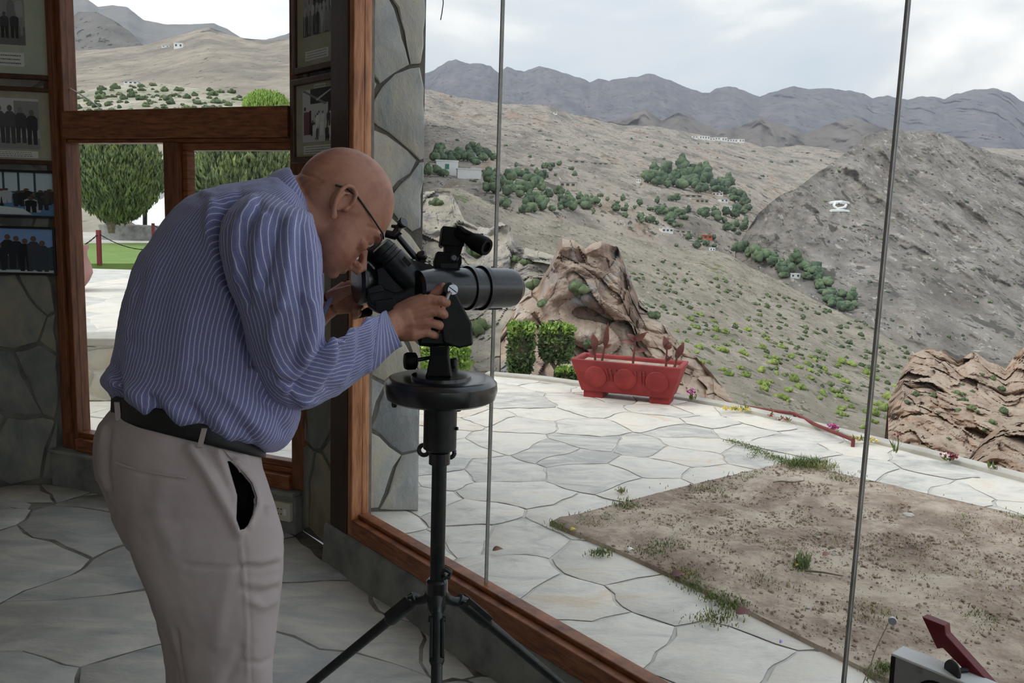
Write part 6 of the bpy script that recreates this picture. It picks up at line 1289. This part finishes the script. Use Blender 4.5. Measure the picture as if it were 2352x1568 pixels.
bd_.tube([HL(.080, .008), HL(.097, -.018), HL(.111, -.036), HL(.108, -.044), HL(.088, -.046)], [.009, .0095, .0115, .012, .010], 12)
for s_ in (-1, 1):
    hball((.094, -.042, s_*.012), .0095, (1.2, .8, .9), 2); hball((.070, .004, s_*.031), .0145, (1, .8, 1.2), 2)
    bd_.tube([HL(.086, .022, s_*.010), HL(.085, .026, s_*.03), HL(.070, .022, s_*.052)], [.008, .0095, .007], 8)
    bd_.tube([HL(.068, -.018, s_*.042), HL(.045, -.022, s_*.060)], [.014, .012], 8)
    # ear: shell, helix, antihelix, tragus, lobe
    e0 = lambda a, b, o: HL(-.036+a, .000+b, s_*(.075+o))
    bd_.tube([e0(.018, -.006, .000), e0(.018, .014, .006), e0(.010, .030, .010), e0(-.006, .034, .014), e0(-.018, .024, .019), e0(-.021, .006, .020), e0(-.015, -.012, .016), e0(-.004, -.026, .009), e0(.006, -.034, .005)], [.004, .0046, .0048, .0048, .0048, .0046, .0044, .005, .0066], 10)
    bd_.tube([e0(.000, .022, .008), e0(-.010, .012, .013), e0(-.011, -.004, .013), e0(-.004, -.016, .009)], [.0035, .004, .004, .0038], 8)
    m_ = []
    for t_ in np.linspace(0, 1, 7):
        pass
    hball((-.040, .002, s_*.074), 1, (.019, .030, .006), 2); hball((-.020, -.006, s_*.078), .006, (.8, 1.2, 1), 2); hball((-.029, -.036, s_*.080), .0085, (.9, 1.1, .7), 2)
hball((.082, -.060, 0), .012, (.9, .55, 1.9), 2); hball((.080, -.073, 0), .012, (.85, .55, 1.7), 2); hball((.066, -.090, 0), .017, (1, .9, 1.2), 2)
# neck
bd_.rings(list(loft([(640, 410, 690, 510, 1.755, .085), (668, 402, 712, 530, 1.76, .072), (694, 404, 738, 560, 1.77, .066), (722, 412, 776, 566, 1.78, .066), (750, 425, 800, 560, 1.785, .064)], 16, 36, 2.1)))
# arms inside the sleeves
bd_.rings(list(loft(SLV, 40, 28, 2.0, .36))); bd_.rings(list(loft(SLF, 30, 28, 2.0, .45)))
# near (right) hand closed round the grip
DH = 1.825
bd_.tube([P(846, 790, 1.735), P(880, 762, 1.78), P(908, 742, DH-.012), P(938, 731, DH)], [.029, .028, .029, .030], 16)
kn_ = [((985, 688), (1016, 690), (1030, 697), (1020, 712), .0102, .0165), ((990, 714), (1016, 719), (1026, 727), (1014, 741), .0100, .0160), ((985, 740), (1008, 746), (1018, 751), (1006, 762), .0096, .0155), ((972, 763), (994, 768), (1003, 771), (992, 778), .0086, .0140)]
for i, (k0, k1, k2, k3, rf, rm) in enumerate(kn_):
    dd = DH-.008+.004*i
    bd_.tube([P(912, 722+i*14, DH), P(950, k0[1]*.6+.4*(722+i*14)+2, DH-.006), P(*k0, dd)], [.019, .0175, rm*.86], 14)
    bd_.tube([P(*k0, dd), P((k0[0]+k1[0])/2, (k0[1]+k1[1])/2, dd-.002), P(*k1, dd+.004)], [rm*.80, rf*1.02, rf*1.1], 14)
    bd_.tube([P(*k1, dd+.004), P(*k2, dd+.020)], [rf*1.1, rf*.98], 14)
    bd_.tube([P(*k2, dd+.020), P((k2[0]*.5+k3[0]*.5), (k2[1]+k3[1])/2, dd+.034), P(*k3, dd+.040)], [rf*.98, rf*.95, rf*.8], 12)
bd_.tube([P(918, 716, DH+.004), P(950, 696, DH+.018), P(982, 682, DH+.026), P(1004, 670, DH+.022), P(1019, 655, DH+.020)], [.019, .016, .0125, .0118, .0085], 14)
# far (left) hand
DF = 2.005
bd_.tube([P(716, 740, 1.99), P(738, 716, 1.985), P(756, 700, DF-.02)], [.029, .028, .029], 16)
for i, (ky, rf) in enumerate(((656, .0105), (674, .0105), (691, .0100), (707, .0090))):
    k0 = P(796-2*i, ky, DF+.010)
    bd_.tube([P(756, 688+5*i, DF-.012), P(778, (688+5*i+ky)/2, DF+.004), k0], [.020, .018, .0145], 14)
    bd_.tube([k0, P(818-2*i, ky+4, DF+.006), P(829-2*i, ky+12, DF-.018), P(822-2*i, ky+19, DF-.036), P(812-2*i, ky+20, DF-.042)], [.0145, rf*1.1, rf, rf*.95, rf*.8], 12)
bd_.tube([P(760, 686, DF-.022), P(780, 674, DF-.038), P(798, 667, DF-.046), P(811, 660, DF-.046)], [.018, .015, .012, .0095], 12)
bme = remesh(bd_, .0026, 5, fac=.5); bme.name = 'body'; bme.materials.append(MAT['skin'])
bme.polygons.foreach_set('use_smooth', [True]*len(bme.polygons))
A, Nn = mesh_np(bme)
A2 = folds(A, Nn, [([(694, 398), (716, 404), (738, 416)], 4, -.0022), ([(822, 575), (828, 592), (820, 604)], 5, -.004), ([(845, 520), (872, 528)], 4, -.002),
    ([(985, 688), (962, 696), (930, 712)], 4, .0015), ([(990, 714), (960, 722), (930, 730)], 4, .0015), ([(985, 741), (955, 742), (930, 746)], 4, .0012), ([(1003, 690), (1006, 700)], 2.5, -.0012), ([(1003, 716), (1005, 728)], 2.5, -.0012), ([(910, 735), (914, 765)], 4, -.0015)])
bme.vertices.foreach_set('co', A2.ravel()); bme.update()
body = link('body', bme, man)
# nails, brows, eyes
for c_, ax_n in ((P(1018, 655, DH+.012), 0),): MB().ball(c_, .0055, 2, sc=(1, .4, 1.1)).build('thumb_nail', M('nail', [S(200, 150, 130)], rough=.35), man, smooth=180)
for s_ in (-1, 1):
    MB().tube([HL(.093, .026, s_*.012), HL(.091, .031, s_*.03), HL(.076, .027, s_*.054)], [.003, .0042, .002], 8).build('eyebrow', MAT['hair'], man, smooth=180)
    ey = MB().ball(HL(.073, .004, s_*.031), .0125, 2).build('eye', MAT['eye'], man, smooth=180); MB().ball(HL(.082, .003, s_*.031), .0052, 2).build('iris', MAT['iris'], ey, smooth=180)
# spectacles
gl_ = MB().tube([HL(.075, .024, -.068), HL(.086, .024, -.055)], .0018, 8).tube([HL(.075, .024, .068), HL(.086, .024, .055)], .0018, 8).tube([HL(.094, .016, -.009), HL(.097, .018, 0), HL(.094, .016, .009)], .0015, 8)
spx = gl_.build('spectacles', MAT['specs'], man, smooth=60)
for s_ in (-1, 1):
    MB().tube([HL(.090-.004*abs(math.cos(q)), .010+.017*math.sin(q), s_*(.032+.025*math.cos(q))) for q in np.linspace(0, 2*PI, 25)], .0014, 8, cap=False).build('rim', MAT['specs'], spx, smooth=60)
    MB().prism([HL(.0895, .010+.0165*math.sin(q), s_*(.032+.0245*math.cos(q))) for q in np.linspace(0, 2*PI, 24, endpoint=False)], HF*.0012).build('spectacle_lens', MAT['glass'], spx)
    MB().tube([HL(.075, .024, s_*.069), HL(.03, .027, s_*.0775), HL(-.020, .030, s_*.0835), HL(-.048, .026, s_*.081), HL(-.068, .014, s_*.076)], [.0022, .0021, .0024, .0027, .0024], 8).build('temple', MAT['specs'], spx, smooth=60)
# ---- shirt
NT = 200
A = loft(TOR, 150, NT, 2.25); nr = gnormals(A); A = cloth_noise(A, nr, .006, 7, 3, (1, 1, .6)); A = cloth_noise(A, gnormals(A), .0018, 24, 5)
TORF = [([(556, 455), (512, 500), (504, 560), (522, 640), (552, 730), (580, 830)], 16, -.030), ([(488, 471), (480, 534), (500, 610), (532, 690)], 12, .012), ([(520, 470), (510, 530), (530, 600), (560, 690)], 10, -.008), ([(470, 445), (500, 452), (560, 440)], 9, .005), ([(497, 642), (530, 690), (556, 740)], 13, .008), ([(560, 780), (590, 850), (640, 905)], 14, .008), ([(520, 800), (560, 870), (620, 930)], 14, -.007), ([(470, 850), (540, 925), (600, 985)], 16, .007), ([(600, 900), (640, 950), (650, 990)], 12, -.006), ([(640, 880), (668, 930), (672, 965)], 12, .006),
        ([(262, 840), (268, 880), (272, 910)], 9, -.016), ([(300, 900), (340, 940)], 14, .010), ([(345, 915), (372, 962)], 11, -.012), ([(390, 930), (420, 970)], 14, .009), ([(440, 935), (470, 985)], 11, -.008), ([(500, 960), (530, 1005)], 13, .007), ([(560, 985), (585, 1022)], 10, -.006), ([(330, 590), (300, 690), (285, 800)], 16, .004), ([(400, 560), (370, 700), (350, 830)], 22, -.004), ([(470, 620), (440, 740), (420, 860)], 24, .005), ([(580, 455), (630, 505), (700, 500)], 4, -.003), ([(325, 640), (303, 720), (296, 780)], 8, -.005)]
A = folds(A, gnormals(A), TORF)
U1 = UVM().grid(A, 138)
B = loft(SLV, 150, 96, 2.1); nr = gnormals(B); B = cloth_noise(B, nr, .004, 10, 8); B = cloth_noise(B, gnormals(B), .0015, 30, 2)
SLVF = [([(581, 459), (548, 512), (540, 560), (548, 640)], 9, .008), ([(598, 470), (566, 530), (560, 600), (570, 700)], 9, -.009), ([(606, 500), (592, 560), (590, 660)], 10, .007), ([(640, 510), (622, 590), (606, 650)], 10, -.009), ([(668, 510), (660, 600), (650, 700)], 12, .008), ([(694, 515), (690, 600), (692, 700)], 9, -.006), ([(640, 700), (625, 780), (640, 860)], 14, .007), ([(690, 690), (690, 760), (672, 840)], 12, -.008), ([(716, 700), (722, 760), (700, 830)], 10, .008),
        ([(748, 775), (736, 820), (700, 870), (668, 905)], 9, -.013), ([(765, 772), (760, 830), (722, 885), (690, 925)], 9, .010), ([(786, 765), (784, 830), (750, 890)], 8, -.011), ([(806, 760), (806, 820), (782, 880)], 8, .008), ([(826, 750), (826, 800), (806, 868)], 7, -.006), ([(640, 880), (680, 910), (720, 922)], 9, .007), ([(620, 850), (650, 880), (690, 890)], 9, -.007), ([(844, 735), (850, 790), (846, 850)], 6, .005)]
B = folds(B, gnormals(B), SLVF); U1.grid(B, 50)
C3 = loft(SLF, 80, 72, 2.1); C3 = cloth_noise(C3, gnormals(C3), .004, 12, 9); U1.grid(C3, 46)
sh = U1.make('shirt', MAT['shirt'], man, .0012)
CU = loft([(852, 848, 872, 722, 1.745, .052), (858, 850, 876, 718, 1.752, .056), (884, 826, 880, 716, 1.775, .0545), (908, 806, 885, 714, 1.795, .053), (925, 796, 886, 713, 1.805, .052)], 36, 72, 2.1)
CU = cloth_noise(CU, gnormals(CU), .002, 16, 4); UVM().grid(CU, 9, vswap=True).make('cuff', MAT['shirt'], sh, .003)
CF = loft([(724, 762, 757, 680, 1.982, .043), (732, 752, 764, 676, 1.985, .043), (738, 744, 770, 672, 1.987, .042)], 12, 48, 2.1)
UVM().grid(CF, 4, vswap=True).make('cuff', MAT['shirt'], sh, .003)
CO = loft([(600, 428, 716, 530, 1.750, .122), (603, 420, 719, 526, 1.752, .122), (618, 403, 719, 512, 1.754, .112), (640, 390, 714, 492, 1.756, .098), (656, 385, 709, 474, 1.757, .086), (664, 385, 706, 466, 1.758, .079), (668, 391, 704, 466, 1.758, .074), (664, 400, 704, 478, 1.757, .074), (652, 408, 702, 492, 1.756, .078)], 48, 84, 2.1)
CO = cloth_noise(CO, gnormals(CO), .0015, 20, 6); UVM().grid(CO, 56).make('collar', MAT['shirt'], sh, .0025)
# ---- trousers
tm = MB(); tm.rings(list(loft(HIP, 40, 80, 2.2))); tm.rings(leg_rings(LEGN, 64, 40)); tm.rings(leg_rings(LEGF, 64, 40))
tme = remesh(tm, .0052, 8); A, Nn = mesh_np(tme)
A = cloth_noise(A, Nn, .0045, 8, 11)
TRF = [([(552, 1228), (559, 1308), (567, 1433), (569, 1600)], 3.2, .0028), ([(558, 1228), (566, 1308), (574, 1433), (576, 1600)], 4, -.0018), ([(441, 1030), (480, 1090), (520, 1160), (548, 1218)], 15, .012), ([(470, 1030), (505, 1080), (535, 1140)], 12, -.008), ([(500, 1040), (515, 1085), (540, 1150)], 9, .007), ([(540, 1060), (580, 1110), (592, 1160), (572, 1206)], 7, .009), ([(560, 1045), (600, 1110), (618, 1170)], 10, .005),
       ([(430, 1298), (500, 1304), (552, 1303)], 6, -.004), ([(556, 1300), (600, 1304), (640, 1296)], 6, -.005), ([(558, 1285), (600, 1288), (645, 1276)], 7, .004), ([(560, 1355), (600, 1362), (640, 1350)], 6, -.004), ([(562, 1335), (605, 1342), (640, 1332)], 8, .004), ([(575, 1380), (605, 1392), (632, 1378)], 9, .005), ([(520, 1560), (545, 1520), (552, 1490)], 12, -.005), ([(562, 1520), (600, 1524), (628, 1510)], 6, -.004), ([(380, 1100), (360, 1180), (400, 1260)], 20, .003), ([(236, 980), (226, 1060), (236, 1120)], 9, .004), ([(250, 985), (244, 1060), (252, 1130)], 8, -.004),
       ([(228, 1110), (240, 1150), (256, 1180)], 7, -.008), ([(404, 1450), (410, 1510), (420, 1568)], 6, -.006), ([(268, 1067), (321, 1085), (426, 1102)], 3.2, -.0030), ([(300, 1240), (340, 1320), (380, 1400)], 18, .003), ([(530, 1300), (510, 1400), (500, 1480)], 16, .003)]
tme.vertices.foreach_set('co', A.ravel()); tme.update(); A, Nn = mesh_np(tme); A = folds(A, Nn, TRF)
PK = [(518, 1046), (524, 1064), (545, 1138), (543, 1192), (554, 1224), (570, 1205), (580, 1180), (586, 1142), (576, 1112), (556, 1088), (534, 1064)]
px = nprj(A); side = -(Nn@FW); dpt_ = (A-CAM)@FW; ins = np.array([s_ < 1.60 and inpoly(q[0], q[1], PK) for q, s_ in zip(px, dpt_)])
tme.vertices.foreach_set('co', A.ravel())
bm = bmesh.new(); bm.from_mesh(tme); bm.verts.ensure_lookup_table()
pocket_d = [float((A[i]-CAM)@FW) for i in np.where(ins)[0]]
bmesh.ops.delete(bm, geom=[f for f in bm.faces if sum(ins[v.index] for v in f.verts) >= 3], context='FACES')
bmesh.ops.delete(bm, geom=[v for v in bm.verts if not v.link_faces], context='VERTS')
def near_on(poly, q):
    best = None
    for i in range(len(poly)):
        a_, b_ = np.array(poly[i-1], float), np.array(poly[i], float); t_ = np.clip(np.dot(q-a_, b_-a_)/np.dot(b_-a_, b_-a_), 0, 1); c_ = a_+(b_-a_)*t_; d_ = np.linalg.norm(q-c_)
        if best is None or d_ < best[0]: best = (d_, c_)
    return best
for v in bm.verts:
    if v.is_boundary:
        x_, y_, d_ = proj(v.co); dd_, c_ = near_on(PK, np.array([x_, y_]))
        if dd_ < 14 and d_ < 1.62: v.co = Vector(P(c_[0], c_[1], d_))
tme2 = bpy.data.meshes.new('trousers'); bm.to_mesh(tme2); bm.free(); tme2.materials.append(MAT['trouser']); tme2.polygons.foreach_set('use_smooth', [True]*len(tme2.polygons))
tr = link('trousers', tme2, man); q_ = tr.modifiers.new('cloth', 'SOLIDIFY'); q_.thickness = .002; q_.offset = -1
pd_ = float(np.mean(pocket_d)) if pocket_d else 1.47
c = np.mean(PK, 0); R_ = []
for k_, dz in ((1.16, .004), (1.10, .020), (.9, .045), (.5, .062)):
    R_.append(np.array([P(c[0]+(x-c[0])*k_, c[1]+(y-c[1])*k_, pd_+dz) for x, y in PK]))
pb = MB().rings(R_, cap=False); pb.add(R_[-1], [tuple(range(len(PK)))]); pb.build('pocket_lining', MAT['lining'], tr, smooth=60)
def on_cloth(x, y, A_=A, n_=Nn, lift=.0015):
    d = np.linalg.norm(px-np.array([x, y]), axis=1); d[side < .1] = 1e9; i = int(np.argmin(d)); dep = float((A_[i]-CAM)@FW); return P(x, y, dep-lift)
MB().tube([on_cloth(x, y) for x, y in ((266, 1062), (300, 1075), (340, 1084), (385, 1092), (427, 1097))], .0022, 6).build('back_pocket_welt', MAT['trouser'], tr, smooth=60)
# belt, loops
BE = loft([(262, 908, 602, 1016, 1.640, .158), (260, 914, 604, 1020, 1.640, .1615), (259, 935, 606, 1032, 1.640, .163), (257, 958, 606, 1046, 1.640, .1625), (257, 963, 605, 1050, 1.640, .160)], 12, 90, 2.2)
MB().rings(list(BE), cap=False).build('belt', MAT['belt'], man, smooth=60).modifiers.new('t', 'SOLIDIFY').thickness = .003
def belt_at(x, lift=.004):
    q = BE.reshape(-1, 3); pq = nprj(q); m_ = (np.abs(pq[:, 0]-x) < 6) & ((q-q.mean(0))@FW < .02); dd = (q[m_]-CAM)@FW; return float(dd.min())-lift
for x, tilt in ((464, -6), (270, 2)):
    y0, y1 = (935+.31*(x-259)-16, 935+.31*(x-259)+30); d = belt_at(x, .010)
    MB().rings([np.array([P(x+w_+tilt*t_, y0+(y1-y0)*(t_+1)/2, d+(.006 if abs(t_) > .95 else 0)-e_) for w_, e_ in ((-6.5, 0), (6.5, 0), (6.5, .0025), (-6.5, .0025))]) for t_ in (-1, -.9, -.3, .3, .9, 1)]).build('belt_loop', MAT['trouser'], tr, bevel=.0006)
# shoes
for i, fc_ in enumerate(feet[-2:]):
    f_ = np.array([.8, .6, 0.]); sd_ = np.array([-.6, .8, 0.]); R_ = []
    for t_, w_, h_ in ((-.10, .030, .05), (-.085, .036, .075), (-.03, .037, .085), (.03, .040, .075), (.09, .046, .052), (.14, .044, .042), (.18, .028, .032)):
        c_ = np.array([fc_[0], fc_[1], 0])+f_*(t_+.02); R_.append(np.array([c_+sd_*w_*math.cos(q)+X3(0, 0, max(0, h_*.5+h_*.5*math.sin(q)*(1 if math.sin(q) > 0 else 1))) for q in np.linspace(0, 2*PI, 20, endpoint=False)]))
    MB().rings(R_).build('shoe', MAT['belt'], man, smooth=60)
